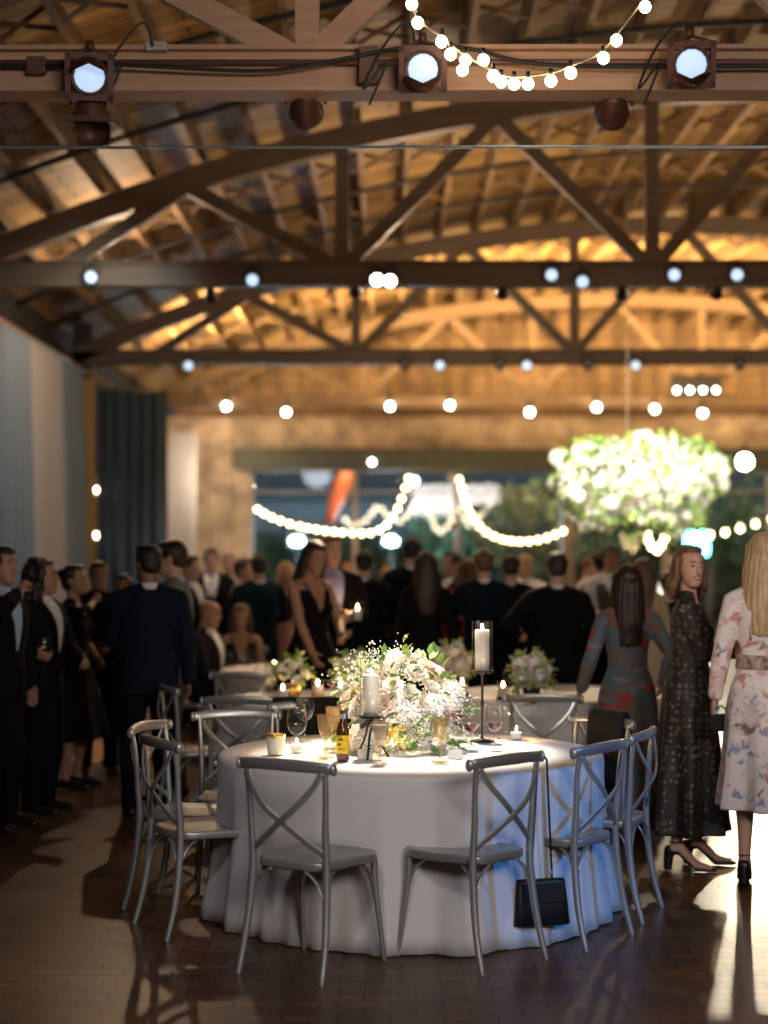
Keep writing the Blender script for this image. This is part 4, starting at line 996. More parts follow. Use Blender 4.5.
POSE = {'down': (.265, -.02, .88), 'hold': (.17, -.32, 1.12), 'clasp': (.07, -.28, 1.06), 'chin': (.07, -.20, 1.47), 'hip': (.25, -.08, 1.02), 'cross': (-.06, -.25, 1.16), 'table': (.17, -.34, .93), 'pocket': (.24, -.06, .95), 'cheers': (.20, -.34, 1.22), 'up': (.14, -.30, 1.30), 'out': (.36, -.30, 1.08), 'lean': (.10, -.42, .86)}
def person(name_label, x, y, rot, h=1.75, sex='m', skin='fair', hair=('short', 'dark'), outfit='suit', top='black', bottom='trouser', shirt='white', tie=None, R='down', L='down', hy=0., hp=0.,
           sit=False, vox=.012, face=False, group=None, lean=0., z=0., stance=None, heel=None, sleeve=1., skirt=.45, vneck=False, flare=.16, smile=False, curl=.5, belt=None, step=0.):
    s = h / 1.75; fem = sex == 'f'
    root = empty('person', (x, y, z), math.radians(rot)); root.scale = (s, s, s); tag(root, name_label, 'person', group)
    seed = int(abs(x * 37 + y * 11)) + 3; rn = random.Random(seed)
    lift = (heel or 0); dz = -.42 if sit else lift
    sh = .155 if fem else .190; hp_w = .095
    Lm = Matrix.Rotation(lean, 4, 'X'); piv = V((0, 0, .95 + dz))
    def U(p):   # upper-body point with lean
        p = V(p) + V((0, 0, dz)); return piv + (Lm @ (p - piv).to_4d()).to_3d()
    hc = V((0, -.012, 1.642)); nk = V((0, .012, 1.52))
    Hm = Matrix.Rotation(math.radians(hy), 4, 'Z') @ Matrix.Rotation(math.radians(hp), 4, 'X')
    def Hd(p):  # point in head coordinates -> person
        q = nk + (Hm @ (V(p) + hc - nk).to_4d()).to_3d(); return U(q)
    # --- joints
    J = {}
    for sd, nm, pose in ((-1, 'R', R), (1, 'L', L)):
        S = V((sd * sh, .01, 1.405)); w = POSE[pose] if isinstance(pose, str) else pose
        W = V((sd * w[0], w[1], w[2])); pole = V((sd * .7, .6, -.35)) if w[2] > .95 else V((sd * .3, 1, 0))
        E, W = ik(S, W, .285 if not fem else .27, .255 if not fem else .24, pole); J[nm] = (S, E, W, w)
        if sit: hip = V((sd * hp_w, .02, .50)); kn = V((sd * .12, -.42, .50)); an = V((sd * .12, -.40, .09))
        else:
            st = (stance or {}).get(nm, (0, 0)); hip = V((sd * hp_w, 0, .92 + lift)); kn = V((sd * (hp_w + .01), -.012 + st[0] * .5 - .02, .50 + lift)); an = V((sd * (hp_w + .015), .02 + st[0], .085 + lift + st[1]))
        J[nm + 'l'] = (hip, kn, an)
    if fem: T = [(.84, .125, .10, .01), (.92, .172, .122, .012), (1.0, .158, .112, .008), (1.09, .122, .092, 0), (1.17, .122, .092, -.004), (1.26, .138, .106, -.010), (1.33, .150, .102, -.004), (1.39, .145, .085, .004), (1.43, .105, .065, .010), (1.475, .060, .052, .014)]
    else: T = [(.84, .13, .10, .01), (.92, .165, .118, .01), (1.0, .162, .116, .0), (1.09, .150, .110, -.004), (1.18, .160, .116, -.006), (1.28, .178, .124, -.006), (1.36, .186, .118, 0), (1.42, .155, .095, .006), (1.46, .105, .075, .012), (1.495, .068, .058, .015)]
    def torso(mb, k=1., add=0., zlo=0., zhi=9., n=20):
        rr = []
        for (z_, rx, ry, oy) in T:
            if zlo <= z_ <= zhi: rr.append([U((((rx * k + add) * math.cos(2 * PI * i / n)), oy + (ry * k + add) * math.sin(2 * PI * i / n), z_)) for i in range(n)])
        mb.rings(rr)
    def arm(mb, nm, add=0., t=1.):
        S, E, W, w = J[nm]; q = .85 if fem else 1.
        S, E, W = U(S), U(E), U(W); EW = E.lerp(W, t)
        mb.tube([U((0, .014, 1.475)), U((0, .014, 1.46)).lerp(S, .5) + V((0, 0, .012)), S], [.050 * q + add * .6, .048 * q + add * .8, .050 * q + add], n=12, round_=True)
        P = [S.lerp(U((0, .01, 1.40)), .25), S, S.lerp(E, .35), S.lerp(E, .8), E, E.lerp(EW, .3), EW]
        Rr = [.060 * q, .056 * q, .050 * q, .043 * q, .041 * q, .042 * q, .041 * q + (.0265 - .041 * q) * t]
        mb.tube(P, [r + add for r in Rr], n=12, round_=True)
    def leg(mb, nm, add=0., t=1., cuff=0.):
        hip, kn, an = J[nm + 'l']; q = .95 if fem else 1.
        P = [hip + V((0, 0, .02)), hip.lerp(kn, .3), hip.lerp(kn, .85), kn, kn.lerp(an, .3), kn.lerp(an, .7), an]
        Rr = [.088 * q, .084 * q, .062 * q, .056 * q, .057 * q, .040 * q, .034 * q]
        Rr = [r + add + cuff * (i / 6) ** 2 for i, r in enumerate(Rr)]; mb.tube(P, Rr, n=12, round_=True, up=(0, 1, 0) if not sit else (1, 0, 0))
    # --- one continuous body
    b = MB(); torso(b)
    b.tube([U((0, .012, 1.44)), U((0, .010, 1.50)), Hd((0, .022, -.07))], [.062 if fem else .070, .050 if fem else .060, .050 if fem else .060], n=14, round_=True)
    prof = [(-.118, .026, -.075, -.035), (-.104, .042, -.090, .00), (-.08, .054, -.090, .035), (-.05, .061, -.089, .060), (-.02, .067, -.087, .080), (.01, .071, -.087, .094), (.04, .074, -.090, .102), (.07, .071, -.083, .100), (.095, .056, -.062, .082), (.112, .033, -.03, .052)]
    if fem: prof = [(z_ * .94 if z_ < 0 else z_, rx * (.92 if z_ < -.03 else .97), yf if z_ > -.1 else yf + .004, yb) for z_, rx, yf, yb in prof]
    rr = []
    for z_, rx, yf, yb in prof: rr.append([Hd((rx * math.cos(a), (yf + yb) / 2 + (yb - yf) / 2 * math.sin(a), z_)) for a in [2 * PI * i / 20 for i in range(20)]])
    b.rings(rr)
    b.tube([Hd((0, -.084, .022)), Hd((0, -.097, -.002)), Hd((0, -.108, -.022)), Hd((0, -.094, -.030))], [.008, .009, .0125, .010], n=8, round_=True)
    for sx in (-1, 1):
        Me = (Lm @ Hm).to_3x3(); b.ell(Hd((sx * .073, .016, -.002)), (.011, .018, .030), 10, 8, Me)
    for nm, sd in (('R', -1), ('L', 1)):
        arm(b, nm); leg(b, nm); S, E, W, w = J[nm]; S, E, W = U(S), U(E), U(W); d = (W - E).normalized()
        if isinstance(L if nm == 'L' else R, str) and (L if nm == 'L' else R) == 'chin': d = (d + V((0, 0, .5))).normalized()
        nrm = V((-sd, -.15, 0)) if w[2] < 1.0 else V((-sd, 0, .15)) if abs(d.z) < .8 else V((-sd, 0, 0)); side = V((0, -1, 0)) if w[2] < 1.0 else V((0, 0, 1))
        hand_add(b, W, d, nrm, side, curl if w[2] < 1. else 1.0, 1.0 if not fem else .92, 1.0 if vox < .009 else 1.15)
        hip, kn, an = J[nm + 'l']; fz = an.z
        toe = V((an.x + sd * .02, an.y - .185, .03 if not lift else .03 + (an.z - .085 - lift))); ball = V((an.x + sd * .01, an.y - .11, toe.z + .008)); hl = V((an.x, an.y + .035, an.z - .045))
        b.tube([hl, V((an.x, an.y - .02, an.z - .03)), ball, toe], [.030, .036, .038, .024], n=12, flat=[1, .9, .65, .6], up=(0, 0, 1), round_=True)
    if fem:
        for sx in (-1, 1): b.ell(U((sx * .068, -.085, 1.262)), (.056, .045, .056))
    eyes = [Hd((sx * .031, -.086, .014)) for sx in (-1, 1)]; fw = (Hd((0, -1, 0)) - Hd((0, 0, 0))).normalized()
    def fbody(co, no):
        for e in eyes: co = gpush(co, no, e, .014, -fw * .009)
        co = gpush(co, no, Hd((0, -.095, .036)), .020, fw * .003); co = gpush(co, no, Hd((0, -.09, -.072)), .010, -fw * .003); co = gpush(co, no, Hd((0, -.092, -.054)), .012, fw * .004)
        for sx in (-1, 1): co = gpush(co, no, Hd((sx * .04, -.075, -.022)), .02, fw * .004)
        return co
    body = remesh(b, vox * .72 if face else vox, 'body', SK[skin], root, fbody, 2)
    if face:
        for e, sx in zip(eyes, (-1, 1)):
            Me = (Lm @ Hm).to_3x3(); c = Hd((sx * .031, -.0775, .013)); ey = MB().ell(c, (.0125, .0085, .0075), M=Me).build('eye', M_eye, root)
            MB().ell(c + fw * .0055, (.0055, .004, .006), M=Me).build('iris', M_iris, ey)
            MB().tube([Hd((sx * .014, -.092, .034)), Hd((sx * .032, -.094, .040)), Hd((sx * .050, -.080, .035))], [.003 - .0012 * fem, .0038 - .0014 * fem, .0016], n=6, round_=True).build('eyebrow', M_brow, root)
        lp = MB(); wv = .026 if smile else .021; up_ = .005 if smile else 0
        for z0, r0 in ((-.048, .0036), (-.062 if smile else -.057, .0046)):
            lp.tube([Hd((-wv, -.081, -.052 + up_)), Hd((-wv * .5, -.0925, z0)), Hd((0, -.0955, z0 + .0005)), Hd((wv * .5, -.0925, z0)), Hd((wv, -.081, -.052 + up_))], [.0015, r0 * .9, r0, r0 * .9, .0015], n=8, round_=True)
        lp.build('lips', M_lip, root)
        if smile: MB().tube([Hd((-.018, -.0855, -.053)), Hd((0, -.0925, -.055)), Hd((.018, -.0855, -.053))], [.002, .0055, .002], n=8, flat=.9, round_=True).build('teeth', M_teeth, root)
    # --- hair
    st, hcol = hair; hb_ = MB()
    if st not in ('bald',):
        Me = (Lm @ Hm).to_3x3()
        hb_.ell(Hd((0, .018 if st == 'short' else .026, .038)), (.083, .098, .092), 20, 14, Me)
        if st == 'short':
            hb_.ell(Hd((0, .050, -.005)), (.072, .062, .070), 16, 10, Me); hb_.ell(Hd((0, -.030, .094)), (.060, .062, .030), 16, 10, Me)
        elif st == 'thin': pass
        else:
            hb_.ell(Hd((0, -.014, .099)), (.060, .058, .026), 16, 10, Me); hb_.ell(Hd((0, .045, .0)), (.086, .072, .095), 16, 10, Me)
            if st == 'bun': hb_.ell(Hd((0, .125, .05)), (.042, .04, .042), 14, 9, Me)
            if st == 'ponytail': hb_.tube([Hd((0, .10, .06)), Hd((0, .16, .03)), Hd((0, .165, -.08)), Hd((0, .13, -.20))], [.03, .04, .035, .012], n=12, round_=True)
            ln = {'bob': .135, 'long': .36, 'vlong': .42, 'curly': .20}.get(st, 0)
            if ln:
                for i in range(15):
                    a = PI * (-.04 + 1.08 * i / 14); cx, cy = math.cos(a), math.sin(a); fr = max(0, -cy)
                    fl = {'bob': 1.20, 'long': 1.12, 'vlong': 1.15, 'curly': 1.42}[st]
                    p0 = Hd((cx * .072, cy * .070 + .015, .05)); p1 = Hd((cx * .085, cy * .085 + .015, -.05)); 
                    e = Hd((cx * .085 * fl, cy * .085 * fl + .02, -.03 - ln * .6)); e2 = Hd((cx * .080 * fl, max(cy * .085, .0) * fl + .025, -.03 - ln - rn.uniform(0, .02)))
                    hb_.tube([p0, p1, e, e2], [.024, .026, .026 if st != 'curly' else .034, .015], n=10, round_=True)
            if st == 'curly':
                for i in range(80):
                    a = rn.uniform(-.25, PI + .25); zz = rn.uniform(-.16, .13); kk = math.sqrt(max(.15, 1 - (max(zz, 0) / .15) ** 2)); hb_.ell(Hd((math.cos(a) * (.103 + .02 * rn.random()) * kk, math.sin(a) * .11 * kk + .025, zz)), (.030, .030, .030), 8, 6)
        def fhair(co, no):
            a = np.arctan2(co[:, 1], co[:, 0]); w = np.sin(a * 23 + wob(co, 14, seed) * 3) * .0022 + wob(co, 45 if st != 'curly' else 80, seed) * (.003 if st != 'curly' else .006)
            return co + no * w[:, None]
        remesh(hb_, .0075 if vox < .011 else .010, 'hair', HM[hcol], root, fhair, 3)
    # --- clothes
    def ffold(amp, f):
        def g(co, no): return co + no * (wob(co, f, seed) * amp)[:, None]
        return g
    vc = vox * .95
    def split(o, pred, name, m, parent, off=.0015):
        """faces of o for which pred(centre, normal) holds become a part of their own"""
        me = o.data; n = len(me.polygons); c = np.empty(n * 3); me.polygons.foreach_get('center', c); c = c.reshape(-1, 3); nn = np.empty(n * 3); me.polygons.foreach_get('normal', nn); nn = nn.reshape(-1, 3)
        k = pred(c, nn)
        if not k.any(): return
        bm = bmesh.new(); bm.from_mesh(me); bm.faces.ensure_lookup_table(); bmesh.ops.delete(bm, geom=[bm.faces[i] for i in np.nonzero(~k)[0]], context='FACES')
        m2 = bpy.data.meshes.new(name); bm.to_mesh(m2); bm.free(); m2.materials.clear(); m2.materials.append(m); p = bpy.data.objects.new(name, m2); COL.objects.link(p); p.parent = parent
        bm = bmesh.new(); bm.from_mesh(me); bm.faces.ensure_lookup_table(); bmesh.ops.delete(bm, geom=[bm.faces[i] for i in np.nonzero(k)[0]], context='FACES'); bm.to_mesh(me); bm.free()
        return p
    if outfit in ('suit', 'shirt', 'vest'):
        t = MB()
        for nm in 'RL': leg(t, nm, .018 if not sit else .016, cuff=.014)
        rr = []; 
        for z_, rx, ry in ((.86, .155, .115), (.93, .178, .128), (1.01, .168, .122), (1.045, .160, .118)): rr.append([U((rx * math.cos(a), .008 + ry * math.sin(a), z_)) for a in [2 * PI * i / 18 for i in range(18)]])
        t.rings(rr); remesh(t, vc, 'trousers', FB[bottom], root, ffold(.005, 22), 3)
        jk = MB(); jc = outfit == 'suit'
        ad = .022 if jc else .012
        rr = []
        if not sit: low = [(.80, .20, .145), (.88, .198, .145)] if jc else [(.99, .172, .126)]
        else: low = [(.93, .19, .14)]
        if fem and jc: low = [(a, b_ * .92, c_) for a, b_, c_ in low]
        secs = [(z_, rx, ry, .008) for z_, rx, ry in low] + [(z_, rx + ad * (1.2 if jc else 1), ry + ad * (1.1 if jc else 1), oy) for z_, rx, ry, oy in T if z_ > low[-1][0] + .03 and z_ < 1.47]
        if not fem: secs.append((1.475, .105, .088, .014))
        for z_, rx, ry, oy in secs: rr.append([U((rx * math.cos(a), oy + ry * math.sin(a), z_)) for a in [2 * PI * i / 22 for i in range(22)]])
        jk.rings(rr)
        for nm in 'RL': arm(jk, nm, .020 if jc else .013, (.97 if jc else .96) if sleeve > .5 else .3)
        o = remesh(jk, vc, 'jacket' if jc else 'shirt', FB[top], root, ffold(.0055, 26), 3)
        col = MB().tube([U((0, .012, 1.462)), U((0, .010, 1.515))], [.078 if not fem else .068, .066 if not fem else .058], n=22, cap=False)
        col.tube([U((0, .012, 1.515)), U((0, .012, 1.46))], [.060, .060], n=22, cap=False)
        col.build('shirt_collar', FB[shirt], root)
        if jc:
            zb = 1.12 + dz
            def pv(c, n): return (n[:, 1] < -.15) & (c[:, 2] > zb) & (np.abs(c[:, 0]) < .010 + (c[:, 2] - zb) * .20) & (np.abs(c[:, 0]) < .075) & (c[:, 2] < 1.50 + dz) & (c[:, 1] < -.03 + .0 * c[:, 0])
            sp = split(o, pv, 'shirt_front', FB[shirt], root)
            # lapels and tie follow the chest surface
            def chest(xx, zz):
                j = min(range(len(secs)), key=lambda q: abs(secs[q][0] - zz)); 
                for q in range(len(secs) - 1):
                    if secs[q][0] <= zz <= secs[q + 1][0]:
                        u = (zz - secs[q][0]) / (secs[q + 1][0] - secs[q][0]); rx = secs[q][1] * (1 - u) + secs[q + 1][1] * u; ry = secs[q][2] * (1 - u) + secs[q + 1][2] * u; oy = secs[q][3] * (1 - u) + secs[q + 1][3] * u
                        return U((xx, oy - ry * math.sqrt(max(0, 1 - (xx / rx) ** 2)) + .004, zz))
                return U((xx, -.11, zz))
            lp = MB()
            for sx in (-1, 1):
                A = [chest(sx * (.010 + (zz - 1.12) * .20) if zz < 1.43 else sx * .080, zz) for zz in (1.12, 1.20, 1.28, 1.35, 1.41, 1.455)]
                B = [chest(sx * (.028 + (zz - 1.12) * .36) if zz < 1.36 else sx * (.105 - (zz - 1.36) * .25), zz) for zz in (1.12, 1.20, 1.28, 1.35, 1.41, 1.455)]
                off = V((0, -.008, 0)); rr = [[a_ + off * .4, b_ + off * .5, b_ + off, a_ + off * 1.4] for a_, b_ in zip(A, B)]; lp.rings(rr)
            lp.build('lapels', FB[top], root)
        if tie:
            rr = []
            for zz, w_ in ((1.08, .004), (1.11, .036), (1.25, .031), (1.40, .020), (1.45, .017), (1.475, .024), (1.49, .020)):
                try: p = chest(0, min(zz, 1.47))
                except Exception: p = U((0, -.125 if zz < 1.4 else -.10, zz))
                if zz > 1.42: p = U((0, -.078, zz))
                rr.append([p + V((-w_, -.003, 0)), p + V((0, -.014, 0)), p + V((w_, -.003, 0)), p + V((0, .004, 0))])
            MB().rings(rr).build('tie', FB[tie], root)
        if outfit == 'vest':
            vb = MB(); rr = []
            for z_, rx, ry, oy in T:
                if .95 < z_ < 1.43: rr.append([U(((rx + .024) * .93 * math.cos(a), oy + (ry + .024) * math.sin(a), z_)) for a in [2 * PI * i / 22 for i in range(22)]])
            vb.rings(rr); vo = remesh(vb, vc, 'waistcoat', FB[tie or 'olive'], root, ffold(.003, 20), 2)
            def pv(c, n): return (n[:, 1] < -.1) & (c[:, 2] > 1.22 + dz) & (np.abs(c[:, 0]) < (c[:, 2] - 1.22 - dz) * .45)
            split(vo, pv, 'shirt_front', FB[shirt], root)
    if outfit == 'dress':
        d = MB(); rr = []; hem = skirt + lift * .5; n = 40; A = .011
        secs = [(z_, rx + A, ry + A, oy) for z_, rx, ry, oy in T if z_ > 1.0 and z_ < (1.46 if not vneck else 1.40)]
        if sit: low = [(.93, .185, .14, .0)]
        else:
            low = []; K = 9; zt_ = .96
            for k in range(K + 1):
                u = k / K; zz = hem - lift + (zt_ - hem + lift) * u; low.append((zz, .182 + flare * (1 - u) ** .8, .145 + flare * .9 * (1 - u) ** 1.1, .01 + step * (1 - u)))
        for z_, rx, ry, oy in low + secs:
            w = max(0, (.96 - z_)) * .055 if not sit else 0
            rr.append([U(((rx + w * math.sin(7 * a + seed)) * math.cos(a), oy + (ry + w * math.sin(7 * a + seed)) * math.sin(a), z_)) for a in [2 * PI * i / n for i in range(n)]])
        d.rings(rr)
        if fem:
            for sx in (-1, 1): d.ell(U((sx * .068, -.088, 1.262)), (.062, .052, .062))
        if sleeve > .05:
            for nm in 'RL': arm(d, nm, .016 if sleeve > .5 else .012, sleeve)
        if sit:
            for nm in 'RL': leg(d, nm, .02, cuff=.0)
        o = remesh(d, vc, 'dress', FB[top], root, ffold(.006, 20), 3)
        if vneck:
            def pv(c, n): return (c[:, 2] > 1.22 + dz) & (n[:, 1] < 0.2) & (np.abs(c[:, 0]) < (c[:, 2] - 1.22 - dz) * .42) & (c[:, 1] < 0)
            me = o.data; npoly = len(me.polygons); c = np.empty(npoly * 3); me.polygons.foreach_get('center', c); c = c.reshape(-1, 3); nn = np.empty(npoly * 3); me.polygons.foreach_get('normal', nn); nn = nn.reshape(-1, 3)
            k = pv(c, nn); bm = bmesh.new(); bm.from_mesh(me); bm.faces.ensure_lookup_table(); bmesh.ops.delete(bm, geom=[bm.faces[i] for i in np.nonzero(k)[0]], context='FACES'); bm.to_mesh(me); bm.free()
            so = o.modifiers.new('solid', 'SOLIDIFY'); so.thickness = .006
            stp = MB()
            for sx in (-1, 1): stp.tube([U((sx * .075, -.105, 1.34)), U((sx * .085, -.060, 1.425)), U((sx * .088, .0, 1.462)), U((sx * .085, .06, 1.43)), U((sx * .08, .09, 1.36))], .006, n=6)
            stp.build('dress_strap', FB[top], root)
        if belt:
            MB().rings([[U((rx * math.cos(a), .0 + ry * math.sin(a), z_)) for a in [2 * PI * i / 30 for i in range(30)]] for z_, rx, ry in ((1.055, .150, .118), (1.06, .154, .122), (1.125, .146, .116), (1.13, .142, .112))]).build('belt', FB[belt] if isinstance(belt, str) else belt, root)
    # --- shoes
    for nm, sd in (('R', -1), ('L', 1)):
        hip, kn, an = J[nm + 'l']; sb = MB(); zt0 = .0 if not lift else (an.z - .085 - lift)
        if not lift:
            z0 = an.z - .085
            sb.tube([V((an.x, an.y + .045, z0 + .040)), V((an.x, an.y - .01, z0 + .048)), V((an.x + sd * .008, an.y - .10, z0 + .036)), V((an.x + sd * .015, an.y - .20, z0 + .028))], [.038, .043, .047, .034], n=14, flat=[1, .95, .70, .65], up=(0, 0, 1), round_=True)
            sb.tube([V((an.x, an.y + .02, z0 + .05)), V((an.x, an.y + .018, z0 + .085))], [.046, .044], n=14)
            remesh(sb, .008 if vox < .011 else .012, 'shoe', M_shoe, root, None, 2)
        else:
            sb.tube([V((an.x, an.y + .04, an.z - .045)), V((an.x, an.y - .02, an.z - .055)), V((an.x + sd * .008, an.y - .115, zt0 + .020)), V((an.x + sd * .015, an.y - .205, zt0 + .018))], [.034, .034, .042, .024], n=14, flat=[.9, .45, .42, .5], up=(0, 0, 1), round_=True)
            sb.tube([V((an.x, an.y + .042, an.z - .05)), V((an.x, an.y + .050, zt0 + .006))], [.030, .024], n=12)
            sb.tube([V((an.x + .036 * math.cos(a), an.y - .005 + .042 * math.sin(a), an.z + .005)) for a in [2 * PI * i / 14 for i in range(14)]], .006, n=6, closed=True)
            remesh(sb, .007, 'shoe', M_shoe, root, None, 1)
    root['_j'] = 0; del root['_j']
    bpy.context.view_layer.update()
    return root, {k: (root.matrix_world @ U(J[k][2])) for k in 'RL'}
def px_person(label, px, Y, rot, ytop, **kw):
    """stand a person at depth Y so that the head top comes out at photo row ytop"""
    p = at(px, ytop, Y); return person(label, p.x, Y, rot, h=p.z, **kw)

near = dict(vox=.009); mid = dict(vox=.012); far = dict(vox=.015)
SB = dict(shirt='blue'); 
# rot 0 faces the camera, 90 faces toward +X (photo right), 180 away, -90 toward photo left
# right foreground
_, jA = px_person('smiling woman with a brown bob in a long black dress printed with pale rings', 689, 9.40, 75, 561, sex='f', skin='fair', hair=('bob', 'auburn'), outfit='dress', top='ring', R='cross', L='cross', hy=-55, hp=4, vox=.008, face=True, smile=True, heel=.075, sleeve=.98, skirt=.17, flare=.07, stance={'L': (-.04, 0), 'R': (.05, 0)}, step=0)
_, jB = px_person('long haired blonde woman in a cream floral dress seen from behind, at the right edge', 764, 8.90, 165, 549, sex='f', skin='fair', hair=('long', 'blonde'), outfit='dress', top='floral', L='down', R='down', vox=.008, heel=.07, sleeve=.95, skirt=.37, flare=.06, belt=cloudmat('brown floral sash', (.42, .33, .26), [((.16, .11, .08), 1, .5), ((.6, .45, .4), 3, .55)], 22), stance={'L': (0, 0), 'R': (.05, 0)})
# left group
_, jC = px_person('man in dark suit and pale blue shirt at the left edge, hand at chin', 0, 10.75, 62, 549, hair=('short', 'black'), skin='tan', top='black', shirt='blue', tie=None, R='chin', L='down', hy=8, vox=.010, face=True)
_, jD = px_person('curly haired person with open white collar holding an empty wine glass', 42, 11.4, 70, 562, hair=('curly', 'black'), skin='tan', top='black', shirt='white', R=(.26, -.10, 1.13), L='clasp', hy=18, vox=.010, face=True)
px_person('woman with dark hair and a black top, elbow bent, behind the curly haired person', 74, 12.6, 75, 567, sex='f', hair=('bun', 'black'), skin='tan', top='black', outfit='dress', skirt=.40, sleeve=.35, R='chin', L='hip', **mid)
px_person('man in black standing in the shade against the blue grey curtain', 99, 13.4, 15, 563, hair=('short', 'black'), skin='brown', top='black', shirt='black', R='clasp', L='clasp', face=True, **mid)
px_person('man in a navy suit with his back turned, in front of the man in grey', 149, 11.25, 196, 547, hair=('short', 'black'), skin='brown', top='navy', shirt='white', R='down', L='clasp', hy=22, vox=.010)
px_person('man in a light grey suit and blue collar behind the man in navy', 173, 12.0, 268, 543, hair=('short', 'dark'), skin='fair', top='grey', shirt='blue', bottom='olive', R='hold', L='clasp', hy=-10, face=True, **mid)
px_person('partly hidden person in the shade between the curtain and the navy suit', 124, 14.2, -10, 576, hair=('short', 'black'), skin='brown', top='black', **mid)
# seated couple
q = at(207, 602, 14.6); person('seated bald man in a dark suit at the table on the left', q.x, 14.6, 70, h=1.72, sit=True, hair=('bald', 'black'), skin='tan', top='char', shirt='white', R='clasp', L='clasp', vox=.011, hp=8, face=True, z=q.z - 1.30)
q = at(241, 606, 15.35); person('seated woman with long brown wavy hair and bare shoulders behind the table', q.x, 15.35, 5, h=1.68, sex='f', sit=True, hair=('long', 'brown'), skin='fair', outfit='dress', top='black', vneck=True, sleeve=0, R='clasp', L='clasp', vox=.011, hp=18, face=True, z=q.z - 1.26)
# centre left
px_person('long dark haired woman in a black V neck dress looking down at the table', 311, 12.6, 40, 549, sex='f', hair=('vlong', 'dark'), skin='tan', outfit='dress', top='black', vneck=True, sleeve=0, R=(.14, -.22, .90), L='clasp', hy=-2, hp=22, vox=.010, face=True, skirt=.5, heel=.06)
_, jE = px_person('man in a lavender shirt and dark jacket holding a lit candle glass', 331, 13.5, 22, 537, hair=('short', 'auburn'), skin='fair', top='black', shirt='lav', tie='lav', L=(.02, -.36, 1.16), R='clasp', face=True, **mid)
px_person('man in dark suit in profile beside the brick wall behind the grey suit', 190, 16.5, 60, 557, hair=('short', 'dark'), top='black', R='hold', face=False, **far)
px_person('man facing us in a dark suit, white shirt and tie by the brick wall', 211, 17.9, 8, 550, hair=('short', 'dark'), top='black', tie='tie', L='clasp', R='clasp', face=True, **far)
px_person('grey haired man in dark suit behind the man with the tie', 229, 18.6, 10, 554, hair=('short', 'grey'), top='char', tie=None, face=True, **far)
px_person('person in a beige jacket facing the teal suited man by the brick wall', 243, 17.6, 80, 560, hair=('short', 'dark'), top='beige', R='hold', **far)
px_person('man in a deep teal blue suit seen from behind, right of the seated woman', 259, 16.3, 190, 556, hair=('short', 'black'), top='teal', R='hold', L='hold', **far)
px_person('person in a pink dress beyond the teal suited man', 286, 17.0, 20, 563, sex='f', hair=('long', 'blonde'), outfit='dress', top='pink', sleeve=.3, skirt=.3, **far)
px_person('person with white shirt far off between the lavender shirt and the black suit', 346, 19.0, 10, 560, hair=('short', 'dark'), top='white', outfit='shirt', face=True, **far)
px_person('broad man in a black suit seen from behind, left of the tall couple', 364, 15.6, 180, 552, hair=('short', 'black'), top='black', R='hold', L='hold', **far)
px_person('tall man in dark blue seen from behind, highest head of the crowd', 412, 16.0, 178, 539, hair=('short', 'black'), top='navy', L='hold', **far)
px_person('woman in black with long dark hair from behind in front of the tall man', 426, 14.2, 184, 553, sex='f', hair=('long', 'dark'), outfit='dress', top='black', sleeve=.95, skirt=.3, **far)
px_person('man in white shirt far beyond the crowd left of the tall man', 385, 20.0, 20, 563, hair=('short', 'dark'), top='white', outfit='shirt', **far)
px_person('slim man in a dark jacket far off near the second light peak', 453, 17.5, -60, 553, hair=('short', 'black'), top='char', face=True, **far)
px_person('woman in a red top partly behind the fair haired man', 468, 15.6, 175, 560, sex='f', hair=('bob', 'auburn'), outfit='dress', top='red', sleeve=.6, **far)
px_person('man with light brown hair in a dark blue jacket from behind above the tall candle', 484, 14.4, 186, 551, hair=('short', 'auburn'), top='navy', L='hold', **far)
px_person('man in black suit from behind right of the tall candle', 511, 15.2, 172, 556, hair=('short', 'dark'), top='black', R='hold', **far)
px_person('fair haired person facing us beyond the black suits', 525, 18.0, -10, 556, hair=('short', 'blonde'), top='white', outfit='shirt', face=True, **far)
px_person('heavy set man in a black suit from behind standing alone, right of the crowd', 557, 13.0, 180, 554, hair=('short', 'dark'), top='black', R='hold', L=(.30, -.16, 1.12), **mid)
px_person('man in a white shirt seen from behind right of the heavy set man', 600, 17.0, 190, 552, hair=('short', 'dark'), top='white', outfit='shirt', R='hold', **far)
px_person('man with dark waistcoat facing us beside the white shirted man', 611, 16.2, 5, 547, hair=('short', 'black'), skin='tan', top='white', outfit='vest', tie='olive', R='clasp', L='clasp', face=True, **far)
px_person('person with reddish face behind the white shirted man', 588, 18.6, 60, 558, hair=('short', 'brown'), top='gold', **far)
px_person('woman with long dark hair in a teal and rust swirled dress, seen from behind', 627, 10.55, 186, 567, sex='f', hair=('long', 'dark'), skin='tan', outfit='dress', top='swirl', sleeve=.95, skirt=.12, flare=.06, R=(.27, -.12, .98), L=(.30, -.05, .95), vox=.010)
px_person('woman with long light brown hair behind the woman in the swirled dress', 643, 14.0, 160, 560, sex='f', hair=('vlong', 'auburn'), outfit='dress', top='gold', sleeve=.3, **far)
px_person('person in white far behind the loop of lights', 675, 20.5, 10, 556, sex='f', hair=('bun', 'blonde'), outfit='dress', top='white', sleeve=.3, skirt=.3, **far)
px_person('dark dressed guest behind the woman with the brown bob', 668, 14.8, 175, 574, hair=('short', 'dark'), top='black', **far)
